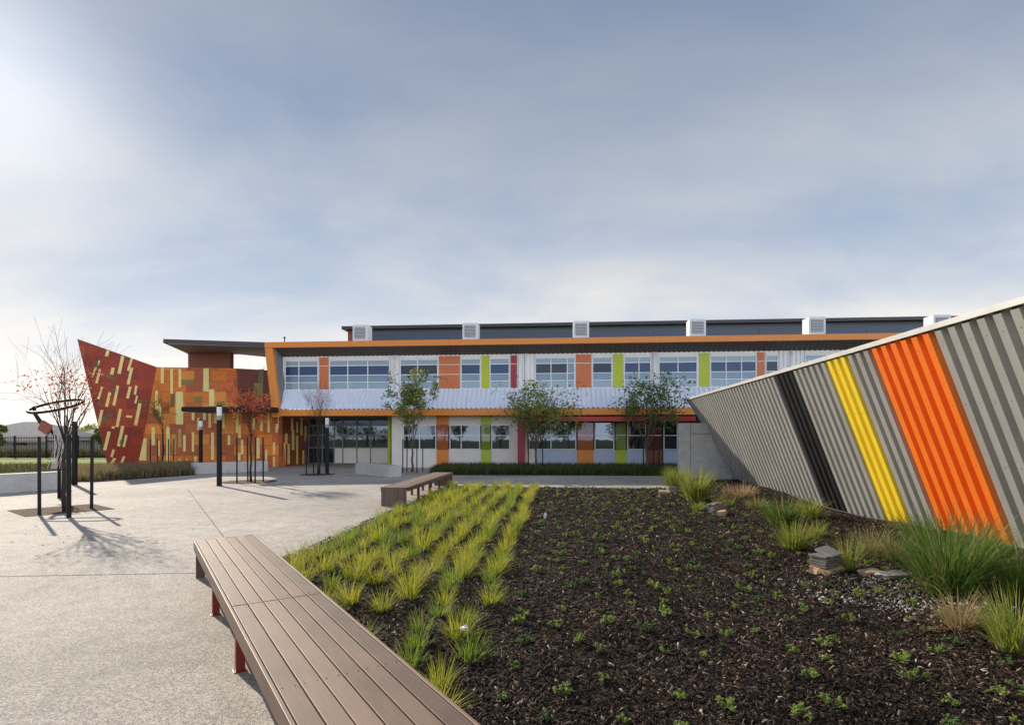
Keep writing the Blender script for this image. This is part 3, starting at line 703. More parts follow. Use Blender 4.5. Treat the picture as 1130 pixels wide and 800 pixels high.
# ------------------------------------------------------------------ light columns
def lightcol(px,pyb,H,lb,wd=.12,Y=None):
    p=gp(px,pyb) if Y is None else Vector(((px-CX)/F*Y,Y,0))
    r=empty('light_column',(p.x,p.y,0),-TH); tag(r,lb,'light column','square light columns on the plaza'); h=wd/2
    b=MB(); b.box(-h,h,-h,h,0,H-.5); b.box(-h*1.3,h*1.3,-h*1.3,h*1.3,0,.015); b.build('post',M['steel_black'],r,bevel=.005)
    b=MB(); b.box(-h*.9,h*.9,-h*.9,h*.9,H-.498,H-.36); b.build('louvre',M['frosted2'],r)
    b=MB(); b.box(-h*.95,h*.95,-h*.95,h*.95,H-.358,H-.06); b.build('lens',M['frosted'],r)
    b=MB(); b.box(-h,h,-h,h,H-.058,H); b.build('cap',M['steel_black'],r)
lightcol(242,536,2.72,'tall black square light column with white head, nearest of those by the orange wall')
lightcol(221.5,511,2.5,'black light column close to the orange patterned wall behind the seat wall',.13,27.5)
lightcol(361,523,2.55,'black light column before the glass entrance beside a bare tree',.13)
p=gp(82.5,535)
b=MB(); b.box(-.06,.06,-.06,.06,0,2.18); o=b.build('black_post',M['steel_black'],bevel=.006); o.location=(p.x,p.y,0); tag(o,'thick black post behind the leftmost bare tree','post')

# ------------------------------------------------------------------ trees
M['redleaf']=leafmat('red_leaves',(.35,.05,.04),(.55,.16,.05),.45)
M['greenleaf']=leafmat('green_leaves',(.16,.22,.04),(.36,.40,.10),.45)
M['greenleaf2']=leafmat('dark_green_leaves',(.08,.14,.035),(.21,.28,.07),.45)
M['yelleaf']=leafmat('yellow_leaves',(.30,.30,.05),(.48,.40,.08),.45)
def tree(name,base,H,crown_r,fork,trunk_r,lb,bark='bark',leaf=None,nleaf=0,lsize=.05,levels=3,nb=6,droop=0.0,seed=1,leafz=(0,1),up=1.0,extra=None,start=None,stems=1,gshape=None):
    rd=random.Random(seed); root=empty(name,base); tag(root,lb,'tree')
    wood=MB(); tips=[]
    def grow(p,d,l,r,lv):
        n=4; pts=[p]; rs=[r]; q=p; dd=d
        for i in range(n):
            dd=(dd+Vector((rd.gauss(0,.13),rd.gauss(0,.13),rd.gauss(0,.06)+.05*up))).normalized()
            q=q+dd*(l/n); pts.append(q); rs.append(max(r*(1-.65*(i+1)/n),.0028))
            if lv>0 and i>=1:
                for c_ in range(rd.randint(1,2)):
                    a=rd.uniform(0,6.28); perp=dd.cross(Vector((math.cos(a),math.sin(a),.3))).normalized()
                    sp_=rd.uniform(.45,.95); nd=(dd*math.cos(sp_)+perp*math.sin(sp_)); nd.z+= .18*up; nd.normalize()
                    grow(q,nd,l*rd.uniform(.45,.72),rs[-1]*.65,lv-1)
            tips.append((q,lv))
        wood.tube(pts,rs,5 if lv>1 else 3,cap=False)
    tp=[Vector((0,0,0))]; trs=[trunk_r*1.25]
    for i in range(1,5):
        tp.append(Vector((rd.gauss(0,.02),rd.gauss(0,.02),fork*i/4))); trs.append(trunk_r*(1.05-.08*i))
    tk=MB(); tk.tube(tp,trs,8); tk.build('trunk',M[bark],root,smooth=True)
    top=tp[-1]
    for k in range(nb):
        a=6.283*k/nb+rd.uniform(-.4,.4); rr=crown_r*rd.uniform(.5,1.0)
        hh=(H-fork)*rd.uniform(.75,1.0)
        d=Vector((math.cos(a)*rr,math.sin(a)*rr,hh)); s0=top-Vector((0,0,rd.uniform(0,.35)*fork*.5))
        grow(s0,d.normalized(),d.length*.72,trunk_r*.55,levels-1)
    grow(top,Vector((0,0,1)),(H-fork)*.8,trunk_r*.7,levels-1)
    mz=sorted(v[2] for v in wood.v)[int(len(wood.v)*.995)]; mr=sorted(math.hypot(v[0],v[1]) for v in wood.v)[int(len(wood.v)*.93)]
    kz=(H-fork)/(mz-fork); kr=crown_r/mr
    def nrm(v):
        z=v[2]; 
        return (v[0]*kr, v[1]*kr, fork+(z-fork)*kz if z>fork else z)
    def fixr(v): return nrm(v)
    wood.v=[fixr(v) for v in wood.v]; tips=[(Vector(nrm(t)),lv) for t,lv in tips]
    wood.build('branches',M[bark],root,fix=False)
    if leaf and nleaf:
        mats_=[M[l] for l in (leaf if isinstance(leaf,(list,tuple)) else [leaf])]
        lm=MB(); cand=[t for t,lv in tips if lv<=1 and leafz[0]*H<=t.z<=leafz[1]*H]
        for i in range(nleaf if cand else 0):
            p=rd.choice(cand)+Vector((rd.gauss(0,1),rd.gauss(0,1),rd.gauss(0,1)))*(crown_r*.10)
            l=lsize*rd.uniform(.6,1.3); d=Vector((rd.gauss(0,1),rd.gauss(0,1),rd.gauss(0,.7)-droop)).normalized()
            n=d.cross(Vector((rd.gauss(0,1),rd.gauss(0,1),rd.gauss(0,1)))).normalized()
            if gshape and not gshape(p): continue
            if nleaf>1500 and mnoise.noise(p*2.2+Vector((seed,0,0)))<-.06: continue
            lm.add([p,p+d*l*.5-n*l*.28,p+d*l,p+d*l*.5+n*l*.28],[(0,1,2,3)], rd.choice(range(len(mats_))) if len(mats_)<3 else rd.choices(range(len(mats_)),[5,4,1])[0])
        if lm.v: lm.build('leaves',mats_,root,fix=False)
    return root
def Bs(px,py,Y=None):
    if Y is None: return gp(px,py)
    return Vector(((px-CX)/F*Y,Y,0))
# bare trees
pb=Bs(72,565); tree('bare_tree',pb,4.1,.9,1.5,.045,'bare spreading tree with a few red leaves inside three black stakes, leftmost on the plaza','bark_pale','redleaf',520,.06,3,11,seed=5,leafz=(.42,.75),gshape=lambda p:p.x>-.25 or p.z>2.6)
tree('bare_tree',Bs(277,532),4.3,.75,1.7,.04,'bare twiggy tree with orange red leaves beside the nearest light column','bark_pale','redleaf',1100,.075,4,6,seed=11,leafz=(.4,.75),up=1.4)
tree('bare_tree',Bs(351,523.5),4.3,.75,1.7,.05,'bare tree with a forked pale trunk before the glass entrance','bark_pale','redleaf',160,.06,4,6,seed=14,up=1.4)
tree('young_tree',Bs(180,0,28.5),4.0,.6,1.9,.05,'thin young tree with sparse green leaves before the leaning red wall','bark_pale',['greenleaf'],350,.09,4,5,seed=17,up=1.4)
tree('leafy_tree',Bs(455,0,26.5),4.8,.95,1.1,.055,'slim upright leafy green tree at the left end of the facade planting','bark',['greenleaf2','greenleaf','yelleaf'],5200,.14,3,9,seed=21,leafz=(.2,1),up=1.5)
tree('leafy_tree',Bs(591,0,26.5),4.35,1.8,1.05,.055,'wide leafy tree with forked trunk before the dark red column','bark',['greenleaf','greenleaf2','yelleaf'],5200,.14,3,9,seed=24,leafz=(.2,1),up=.2,droop=.4)
tree('leafy_tree',Bs(714,0,26.5),4.6,1.5,1.15,.055,'dark green leafy tree in front of the red canopy, rightmost of the three','bark',['greenleaf2','greenleaf2','greenleaf'],4000,.15,3,8,seed=29,leafz=(.25,1),up=.8)
# stakes
def stake(px,py,H,wd,lb,Y=None,tie=None,grp='black timber stakes guarding the trees'):
    p=Bs(px,py,Y); b=MB(); b.box(-wd/2,wd/2,-wd/2,wd/2,-.02,H-.03); b.box(-wd*.42,wd*.42,-wd*.42,wd*.42,H-.03,H)
    o=b.build('tree_stake',M['steel_black'],bevel=.004); o.location=p; o.rotation_euler=(R(random.uniform(-.6,.6)),R(random.uniform(-.6,.6)),-math.atan2(p.x,p.y)+random.uniform(-.1,.1)); tag(o,lb,'stake',grp)
stake(43.5,568,1.66,.065,'black stake standing left of the leftmost bare tree')
stake(101,561,1.66,.065,'black stake standing right of the leftmost bare tree')
stake(76,571,1.70,.08,'black stake standing in front of the leftmost bare tree')
for (xs_,Y,tn) in (((261.5,273.5,281.5,290.5),20.3,'bare tree beside the nearest light column'),((338,346,353,359.5),25,'bare tree before the glass entrance'),((166,174,186,191.5),28.3,'thin young tree before the leaning red wall'),
                ((444.5,449,460,466.5),26.3,'leftmost leafy tree by the facade'),((583,599),26.3,'wide leafy tree before the dark red column'),((710,721,727,731.5),26.3,'dark leafy tree before the red canopy')):
    od=['leftmost stake round the ','second stake from the left round the ','third stake from the left round the ','rightmost stake round the ']
    if len(xs_)==2: od=['left stake beside the ','right stake beside the ']
    for k,x in enumerate(xs_): stake(x,0,1.64 if Y<26 else 1.55,.05,od[k]+tn,Y+(.35 if k%2 else -.3))
# tree pits
M['pit']=mat('pit_mulch',(.11,.07,.045),.95,0,.35,25,.9,60)
def pit(c,r,lb,n=28,square=False,rot=0):
    b=MB(); pts=[(math.cos(2*math.pi*k/n+rot)*r,math.sin(2*math.pi*k/n+rot)*r) for k in range(n)]
    b.prism(pts,-.1,.008); o=b.build('tree_pit',M['pit']); o.location=(c.x,c.y,0); tag(o,kind='structure')
pit(gp(68,562.5),1.12,'',4,rot=.12); pit(gp(275,531.5),.95,''); pit(gp(350,523.5),.75,'')
def pitchips(c,r,n,nm):
    def sm(n):
        a=rng.uniform(0,6.28,n); q=r*np.sqrt(rng.uniform(0,1,n)); return np.stack([c.x+q*np.cos(a),c.y+q*np.sin(a),np.ones(n)*1.3],1)
    return sm
def lit_sampler(n):
    c=[gp(90,580),gp(275,540),gp(350,528)]; k=rng.integers(0,3,n); X=np.array([c[i].x for i in k])+rng.normal(0,1.3,n); Y=np.array([c[i].y for i in k])+rng.normal(0,1.3,n)
    return np.stack([X,Y,np.ones(n)],1)
M['litter']=chipmat('fallen_leaves',[(0,(.10,.03,.015)),(.6,(.22,.08,.03)),(1,(.34,.2,.08))],.8)
tag(chips('fallen_leaves',170,lit_sampler,.03,.06,[M['litter']],lambda x,y:x*0+.006,.1,.25,.004),'small fallen red brown leaves scattered on the paving under the bare trees','leaf litter',kind='stuff')
def spill(n):
    t=rng.uniform(0,1,n); Y=6.8+t*11.5; X=K1.x+(BEDFL.x-K1.x)*(Y-K1.y)/(BEDFL.y-K1.y)-np.abs(rng.normal(0,.09,n))
    return np.stack([X,Y,np.ones(n)*1.2],1)
tag(chips('spilled_mulch',420,spill,.012,.045,[M['chips']],lambda x,y:x*0+.003,.2,.2,.004),'wood chips spilled on the paving along the bed edge','mulch',kind='stuff')
# hoop with net behind left tree
hc=at(62,447,15.0); r=empty('hoop_frame',(hc.x,hc.y,0)); tag(r,'dark tilted metal hoop on a post with pale ropes, behind the leftmost bare tree','hoop')
b=MB(); pts=[Vector((.60*math.cos(q),.55*math.sin(q),hc.z-.02+.05*math.cos(q)+.20*math.sin(q))) for q in [2*math.pi*k/28 for k in range(29)]]
b.tube(pts,[.038]*29,8,cap=False); b.build('ring',M['steel_black'],r,smooth=True)
b=MB(); pts2=[Vector((-.57,-.02,hc.z-.03)),Vector((-.55,-.03,hc.z-.22)),Vector((-.42,0,hc.z-.45)),Vector((-.1,.05,hc.z-.75)),Vector((0,.1,hc.z-1.1)),Vector((0,.1,0))]
b.tube(pts2,[.035,.045,.055,.05,.04,.04],8); b.build('post',M['steel_black'],r,smooth=True)
b=MB(); b.obox((-.24,-.06,hc.z-.6),(.26,0,-.16),(0,.1,0),(.12,0,.26)); b.build('pad',M['leather'],r,bevel=.03)
b=MB()
for k in range(12):
    x0=.05+.3*random.random(); b.tube([(x0-.1,random.uniform(-.2,.2),hc.z-.55),(x0*.7+random.gauss(0,.06),0,hc.z-1.1),(x0*.5-.1+random.gauss(0,.12),0,hc.z-1.7)],[.008]*3,4)
b.build('ropes',M['rope'],r,fix=False)

# ------------------------------------------------------------------ ground-cover masses (nobody could count them)
def mass(name,n,sampler,h,m_,lb,cat,wd=.02,curl=.9):
    mb=MB()
    for k in range(n):
        x,y,z0=sampler(); 
        for j in range(3): blade(mb,(x,y,z0),random.uniform(0,6.28),h*random.uniform(.55,1.15),random.uniform(0,.5),wd,curl*random.random(),2,random.choice(range(len(m_))))
    o=mb.build(name,m_,fix=False); tag(o,lb,cat,kind='stuff'); return o
M['gc_dark']=leafmat('dark_groundcover',(.030,.055,.018),(.085,.12,.035),.3)
M['gc_brown']=leafmat('brown_groundcover',(.20,.13,.06),(.36,.25,.12),.35)
M['gc_purp']=leafmat('purple_grass',(.20,.14,.12),(.38,.30,.22),.35)
M['gc_mid']=leafmat('mid_groundcover',(.08,.11,.03),(.18,.18,.06),.35)
def s1():
    x=random.uniform(-3.6,9.6); y0=24.25-.05*(x+3.7); return x,y0+.1+random.random()**1.3*5.0,.0
mass('facade_groundcover',9000,s1,.40,[M['gc_dark'],M['gc_dark'],M['gc_mid']],'dark green low planting strip along the foot of the facade','groundcover',.035)
def s2():
    px=random.uniform(100,214); yb=531-(px-100)/114*7; Y=EYE*F/(yb-HY)+random.random()*5.0+.1; return (px-CX)/F*Y,Y,0
mass('left_grass_bed',4200,s2,.50,[M['gc_purp'],M['gc_brown'],M['gc_mid']],'brown and grey green grasses in front of the leaning red wall','groundcover',.03)
def s3():
    px=random.uniform(74,112); yb=532-(px-78)*.02; Y=EYE*F/(yb-HY)+random.random()*9+.1; return (px-CX)/F*Y,Y,0
mass('dry_grass_bed',2600,s3,.35,[M['gc_brown'],M['gc_brown'],M['gc_mid'],M['g_dry']],'dry brown planting behind the leftmost stakes','groundcover',.02)
def s4():
    px=random.uniform(-120,80); Y=random.uniform(18.5,32); return (px-CX)/F*Y,Y,0
mass('left_wall_planting',3500,s4,.30,[M['gc_mid'],M['gc_brown'],M['gc_dark']],'low green and brown planting behind the left concrete wall','groundcover',.03)
def s5():
    x=random.uniform(-50,-26); return x,random.uniform(43.5,45),0
mass('fence_hedge',1800,s5,.9,[M['gc_brown'],M['gc_mid']],'brownish shrubs along the black fence behind the lawn','groundcover',.06)

# ------------------------------------------------------------------ MAIN BUILDING (local frame s,t,z)
B=empty('school_building',F0,-TH); tag(B,'long two storey school building with orange fascia and coloured window panels','school building')
def ribs_between(mb,s0,s1,zlo,zhi,t0,t1,pitch=.2,depth=.04,frac=.5):
    """trapezoid ribs running from (t0,zlo) to (t1,zhi); outward is -t / up"""
    dt=t1-t0; dz=zhi-zlo; ln=math.hypot(dt,dz); nt_,nz=-dz/ln,dt/ln
    prof=[]; s=s0
    while s<s1-1e-6:
        for (o,d) in ((0,0),(pitch*.15,depth),(pitch*(.15+frac*.7),depth),(pitch*(.3+frac*.7),0)):
            if s+o<=s1: prof.append((s+o,d))
        s+=pitch
    prof.append((s1,0))
    vs=[]
    for (q,d) in prof: vs+= [(q,t0+nt_*d,zlo+nz*d),(q,t1+nt_*d,zhi+nz*d)]
    fs=[(2*i,2*i+2,2*i+3,2*i+1) for i in range(len(prof)-1)]
    mb.add(vs,fs)
TW=.9; sL=S(303,.9); sR=44.0
# walls
b=MB(); b.box(S(303,TW),sR,TW+.02,TW+.3,4.0,6.3); b.build('upper_wall',M['frame_white'],B)
b=MB(); ribs_between(b,S(304,.05),sR,3.09,4.19,.06,TW,.25,.085); 
b.build('sloping_apron',M['apron_metal'],B,fix=False)
b=MB(); b.box(S(303,0),sR,0,.12,2.76,3.10); b.build('lower_orange_band',M['orange'],B,bevel=.01)
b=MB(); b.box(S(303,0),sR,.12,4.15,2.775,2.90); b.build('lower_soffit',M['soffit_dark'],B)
b=MB(); b.box(S(292,0),sR,-.02,.16,6.40,6.70); b.build('orange_fascia',M['orange'],B,bevel=.01)
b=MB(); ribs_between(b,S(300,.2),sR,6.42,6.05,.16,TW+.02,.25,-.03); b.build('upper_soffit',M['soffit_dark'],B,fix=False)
b=MB(); b.extrude([(S(292,0),0,6.398),(S(300.5,0),0,6.398),(S(309,0),0,2.70),(S(300.5,0),0,2.70)],(0,.22,0)); b.build('orange_fin',M['orange'],B,bevel=.01)
b=MB(); b.extrude([(S(298,0),.22,6.39),(S(302,0),.22,6.39),(S(308,0),.22,2.80),(S(304,0),.22,2.80)],(0,TW-.2,0)); b.build('side_cheek',M['grey_clad'],B)
# roof
b=MB(); b.add([(S(292,0),.0,6.701),(sR,.0,6.701),(sR,8.2,7.3),(S(292,0),8.2,7.3),(S(292,0),.0,6.60),(sR,.0,6.60),(sR,8.2,6.6),(S(292,0),8.2,6.6)],[(0,1,2,3),(7,6,5,4),(0,4,5,1),(1,5,6,2),(2,6,7,3),(3,7,4,0)])
b.build('roof',M['grey_clad'],B)
b=MB(); b.box(S(303,2.6),sR,8.2,16,0,7.3); b.build('rear_body',M['grey_clad'],B)
# second tier
T2=8.3
s20=S(384,T2)
zt0=ZB(384,361.5,T2)
b=MB(); b.box(s20+.5,sR-4,T2,T2+6,7.0,zt0-.15); b.build('upper_tier',M['tier'],B)
b=MB()
q=s20+.6
while q<sR-5: b.box(q,q+6.5,T2-.02,T2,7.45,zt0-.5); q+=6.6
b.build('clerestory_glass',M['clere'],B)
b=MB(); b.box(s20-.25,sR-3.6,T2-.5,T2+6.5,zt0-.20,zt0-.0); b.build('upper_roof',M['dark_grey'],B)
b=MB(); b.box(s20+.0,s20+.48,T2-.02,T2+.4,7.0,zt0-.21); b.build('tier_end_panel',M['brown_clad'],B)
# upper windows
def window(parent,s0,s1,rows,cols,t,frame=.045,mullt=.04):
    """rows: list of (z0,z1,mat); cols: list of s edges"""
    z0=rows[0][0]; z1=rows[-1][1]
    fr=MB()
    es=[s0]+list(cols)+[s1]
    for e_ in es: fr.box(e_-frame/2,e_+frame/2,t-.045,t+.02,z0-.02,z1+.02)
    zs=[z0]+[r_[1] for r_ in rows]
    for i in range(len(es)-1):
        for zz_ in zs: fr.box(es[i]+frame/2,es[i+1]-frame/2,t-.040,t+.02,zz_-frame*.45,zz_+frame*.45)
    w_=fr.build('window',M['frame_white'],parent)
    for (a_,c_,m_) in rows:
        for i in range(len(es)-1):
            pn=MB(); pn.box(es[i]+frame/2,es[i+1]-frame/2,t-.004,t+.012,a_+frame*.45,c_-frame*.45)
            mm_=m_[i] if isinstance(m_,list) else m_
            pn.build('pane',M[mm_],w_)
    return w_
zr=[4.23,4.61,4.99,5.51,5.79]
def rowset(k):
    d=['pane_navy','pane_navy','pane_dark','pane_navy'][k%4]
    return [(zr[0],zr[1],'pane_teal'),(zr[1],zr[2],'pane_blind'),(zr[2],zr[3],d),(zr[3],zr[4],'pane_teal')]
WU=[(315,351,(330,)),(364,430,(384,406)),(442,483,(461,)),(509,530,()),(541,562,()),(591,634,(608,626)),(654,675,()),(689,718,(705,)),(727,769,(748,)),(784,834,(801,818)),(845,858,()),(888,945,(907,926)),(960,1010,(985,))]
for k,(a_,c_,m_) in enumerate(WU):
    rs_=rowset(k)
    if k==5: rs_[2]=(zr[2],zr[3],['pane_dark','pane_dark','pane_blind'])
    window(B,S(a_,TW),S(c_,TW),rs_,[S(q,TW) for q in m_],TW)
    b=MB(); b.box(S(a_,TW),S(c_,TW),TW-.03,TW+.015,5.82,5.97); b.build('head_panel',M['white_metal'],B)
for a_,c_,m_ in ((352,363,'orange_panel'),(484,508,'orange_panel'),(531,540.5,'green'),(563,571,'crimson'),(635,653,'orange_panel'),(676,688,'green'),(771,783,'green'),(835,844,'orange_panel'),(946,959,'green')):
    b=MB(); b.box(S(a_,TW)+.03,S(c_,TW)-.03,TW-.03,TW+.015,4.23,5.97); cp=b.build('colour_panel',M[m_],B)
    if m_!='green':
        b=MB()
        for zz_ in ((5.51,4.99) if a_==484 else (5.51,)): b.box(S(a_,TW)+.03,S(c_,TW)-.03,TW-.045,TW-.032,zz_-.015,zz_+.015)
        b.build('rails',M['frame_white'],cp)
for a_,c_ in ((304,314),(431,441),(571.5,590.5),(719,726),(859,887)):
    b=MB(); ribs_between(b,S(a_,TW)+.01,S(c_,TW)-.01,4.21,6.03,TW-.0,TW-.0,.21,.05)
    b.build('ribbed_panel',M['white_metal'],B,fix=False)
b=MB(); b.box(sL,sR,TW-.06,TW+.02,4.17,4.21); b.build('sill',M['frame_white'],B)
for px_ in (436,580,722,873):
    b=MB(); b.tube([(S(px_,TW-.1),TW-.1,4.2),(S(px_,TW-.1),TW-.1,6.05)],[.04,.04],8); b.build('downpipe',M['white_metal'],B,smooth=True)
# ground floor wall
g0=S(432,TW); zg=[1.0,1.72,2.24]
T=TW
b=MB(); b.box(g0,S(590,T),T+.03,T+.25,0,.99); b.box(g0,S(590,T),T+.03,T+.25,2.25,2.795)
b.box(g0,S(444.5,T),T+.03,T+.25,.99,2.25); b.box(S(563,T),S(582,T),T+.03,T+.25,.99,2.25)
b.build('ground_wall',M['render_wall'],B)
b=MB(); b.box(S(590,T)+.002,S(749,T),T+.03,T+.25,0,.97); b.build('blue_grey_spandrel',M['blue_wall'],B)
b=MB(); b.box(S(582,T)+.005,S(749,T),T+.10,T+.25,.972,2.79); b.build('backing_wall',M['dark_grey'],B)
b=MB(); b.box(S(445,T),S(563,T),T+.10,T+.20,.992,2.248); b.build('backing_wall',M['dark_grey'],B)
WG=[(444.5,481.5,(463,)),(496,530,(509,)),(542,563,()),(583,636,(608,)),(656,678,()),(692,713,()),(732,748,())]
for a_,c_,m_ in WG:
    hi=2.27 if a_<570 else 2.62
    window(B,S(a_,T)+.03,S(c_,T)-.03,[(zg[0],zg[1],'pane_low'),(zg[1],hi,'pane_low')],[S(q,T) for q in m_],T+.02)
def gcol(a_,c_,m_,mp_,full=True):
    b=MB(); b.box(S(a_,T),S(c_,T),T-.06,T+.028,0.0,.95); b.build('colour_column',M[m_],B)
    b=MB(); b.box(S(a_,T),S(c_,T),T-.06,T+.028,2.29 if a_<570 else 2.64,2.798); b.build('colour_head_panel',M[m_],B)
    b=MB(); b.box(S(a_,T)+.02,S(c_,T)-.02,T-.02,T+.02,.952,2.286 if a_<570 else 2.636); b.build('tinted_pane',M[mp_],B)
    b=MB(); b.box(S(a_,T)+.02,S(c_,T)-.02,T-.035,T-.021,1.71,1.75); b.build('rail',M['frame_white'],B)
gcol(482,495,'orange','pane_orange'); gcol(531,541.5,'green','pane_green'); gcol(637,655,'orange','pane_orange'); gcol(679,691,'green','pane_green'); gcol(714,730.5,'brown_clad','pane_brown')
b=MB(); b.box(S(572,T),S(579.5,T),T-.5,T+.02,0,2.79); b.build('crimson_column',M['crimson'],B,bevel=.01)
# red canopy
c0=S(585,.0); c1=S(768,-.6)
b=MB(); b.box(c0,c1,-.6,-.5,2.42,2.66,0); b.build('canopy_fascia',M['red_fascia'],B,bevel=.01)
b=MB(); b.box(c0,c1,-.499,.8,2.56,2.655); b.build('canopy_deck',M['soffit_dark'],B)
# entrance
TE=4.0
e0=S(341,TE); e1=S(431,TE)
b=MB(); b.box(e0,e1+.3,TE+.08,TE+.2,0,2.8); b.build('entrance_backing',M['dark_grey'],B)
mul=[S(q,TE) for q in (341,356,369,378.5,394,409,431)]
fr=MB()
for q in mul: fr.box(q-.03,q+.03,TE-.05,TE+.03,0,2.79)
for zz_ in (.05,1.0,1.75,2.33,2.76):
    for i in range(len(mul)-1): fr.box(mul[i]+.03,mul[i+1]-.03,TE-.04,TE+.03,zz_-.03,zz_+.03)
ew=fr.build('entrance_frame',M['grey_clad'],B)
for i in range(len(mul)-1):
    for j,(a_,c_,m_) in enumerate(((.08,.97,'render_wall' if i>1 else 'pane_dark'),(1.03,1.72,'pane_low'),(1.78,2.30,'pane_low'),(2.36,2.73,'pane_dark'))):
        pn=MB(); pn.box(mul[i]+.03,mul[i+1]-.03,TE-.005,TE+.015,a_,c_); pn.build('glass_pane' if m_!='render_wall' else 'door_panel',M[m_],ew)
b=MB(); b.box(S(428.5,2.6),S(431.5,2.6),2.5,2.62,0,2.79); b.build('green_post',M['green'],B)
b=MB(); b.box(g0,g0+.2,T+.255,TE+.05,0,2.79); b.build('return_wall',M['render_wall'],B)
# pole on roof
b=MB(); p_=S(314,1.5); b.tube([(p_,1.5,6.7),(p_,1.5,7.15)],[.025,.025],6); b.tube([(p_,1.5,7.15),(p_,1.5,7.25)],[.05,.05],6); b.build('roof_vent_pipe',M['steel_black'],B)
# AC units
acs=[(400,392,409),(520,0,0),(641,0,0),(768,0,0),(898,0,0),(1034,0,0)]
nm_=['leftmost','second from the left','third from the left','fourth from the left','fifth from the left','rightmost']
for k,(px,_,_) in enumerate(acs):
    t_=1.8; s_=S(px,t_); wpt=F0+ab*s_+ub*t_
    r=empty('rooftop_air_unit',(wpt.x,wpt.y,6.84),-TH); tag(r,'white boxy air unit on the roof, %s of six'%nm_[k],'air unit','air units in a row on the roof')
    b=MB(); b.box(-.42,.42,-.4,.4,.08,1.0); b.build('housing',M['ac_white'],r,bevel=.02)
    b=MB(); b.box(-.30,.30,-.43,-.402,.22,.86); 
    b.build('grille',M['ac_grille'],r)
    b=MB()
    for j in range(8): b.box(-.30,.30,-.445,-.432,.24+j*.08,.262+j*.08)
    b.build('louvres',M['ac_white'],r)
    b=MB(); b.box(-.38,-.3,-.36,.36,-.06,.079); b.box(.3,.38,-.36,.36,-.06,.079); b.build('feet',M['dark_grey'],r)
# left foyer roof slab with pale soffit
b=MB()
p0=bl(at(180,381,29)); zs0=6.42
def rp(px,Y,o=0):
    q=bl(((px-CX)/F*Y,Y,0)); return (q.x+o,q.y-o)
xr=S(292,0)-.01; yb_=bl(((292-CX)/F*36.5,36.5,0)).y
b.prism([(p0.x,p0.y),(xr,-.02),(xr,yb_),rp(265,33.0),rp(207,32.8)],6.50,6.70); b.build('foyer_roof',M['dark_grey'],B)
b=MB(); b.prism([(p0.x+.2,p0.y+.1),(xr-.05,.1),(xr-.05,yb_-.2),rp(265,32.9,.05),rp(207,32.7,.05)],6.46,6.498); b.build('foyer_soffit',M['soffit_pale'],B)
b=MB(); y0_=1.75; b.box(S(207.5,y0_),S(254,y0_),y0_,y0_+.35,0,6.455); b.build('foyer_block',M['brown_clad'],B)

# ------------------------------------------------------------------ patterned feature wall (left)
def planewall(P0,P1,P2):
    P0,P1,P2=Vector(P0),Vector(P1),Vector(P2); n=(P1-P0).cross(P2-P0).normalized()
    if n.y>0: n=-n
    return P0,n
def hit(pl,px,py):
    o=Vector((0,0,EYE)); d=ray(px,py); return o+d*((pl[0]-o).dot(pl[1])/d.dot(pl[1]))
FW=empty('patterned_wall',(-18,31.8,0)); tag(FW,'red and orange patterned wall with cream strips and a leaning pointed end','feature wall')
def wl(v): return Vector(v)-Vector((-18,31.8,0))
def wallpiece(name,pl,poly,m_,th=.25):
    b=MB(); pts=[wl(hit(pl,*q)) for q in poly]; b.extrude(pts,-pl[1]*th); return b.build(name,m_,FW)
def strips(pl,lst,name='strips',mats_=None):
    b=MB()
    for (poly,mi) in lst:
        pts=[wl(hit(pl,*q)+pl[1]*.022) for q in poly]; b.extrude(pts,-pl[1]*.02,mi)
    return b.build(name,mats_,FW)
plA=planewall(at(85.5,374,29.6),at(173,405,32),at(152.5,515,31.9))
plB=planewall(at(173,405,32),at(152.5,515,31.9),at(268,515,31.5))
plC=planewall(hit(plB,261,406.5),hit(plB,268,516),at(311,515.5,30.9))
wallpiece('leaning_panel',plA,[(85.5,374),(173,405),(152.5,515.5),(119.5,515.5)],M['clad_red'])
wallpiece('middle_panel',plB,[(173,405),(261,406.5),(268,516),(152.5,515.5)],M['clad_orange'])
wallpiece('maroon_panel',plC,[(261,406.5),(305,409),(311,455),(264.1,455)],M['clad_maroon'])
wallpiece('right_panel',plC,[(264.1,455),(311,455),(311.5,516),(268,516)],M['clad_orange'])
def c12(x,y): return (80+x/4.0,350+y/4.0)
A=[(157,145,150,172,14),(222,170,205,248,14),(262,180,245,235,10),(262,222,245,295,12),(180,222,172,252,14),(118,190,85,265,9),(122,228,105,292,10),(130,305,115,360,10),(165,330,150,393,12),(200,300,182,388,12),(255,305,242,357,12),(282,300,275,340,10),(285,345,277,378,8),(298,378,278,475,14),(212,403,196,483,12),(130,408,115,478,12),(222,478,203,568,14),(162,503,142,585,14),(238,518,225,570,10),(182,582,172,615,10),(228,612,215,645,10),(187,620,168,652,12)]
ls=[([c12(x0-w_/2,y0),c12(x0+w_/2,y0+3),c12(x1+w_/2,y1+3),c12(x1-w_/2,y1)],0) for x0,y0,x1,y1,w_ in A]
for x,y,w_,h_ in ((170,268,34,13),(120,380,18,18),(140,450,20,26),(165,432,22,14),(218,548,18,20),(182,320,22,12),(250,437,26,9),(105,205,14,30),(180,485,14,9),(298,370,18,9)):
    ls.append(([c12(x-w_/2+2,y-h_/2),c12(x+w_/2+2,y-h_/2+3),c12(x+w_/2-2,y+h_/2+3),c12(x-w_/2-2,y+h_/2)],0 if (w_,h_) in ((26,9),(14,9)) else 1))
strips(plA,ls,'strips',[M['cream'],M['olive']])
def r12(x0,y0,x1,y1): return [c12(x0,y0),c12(x1,y0),c12(x1,y1),c12(x0,y1)]
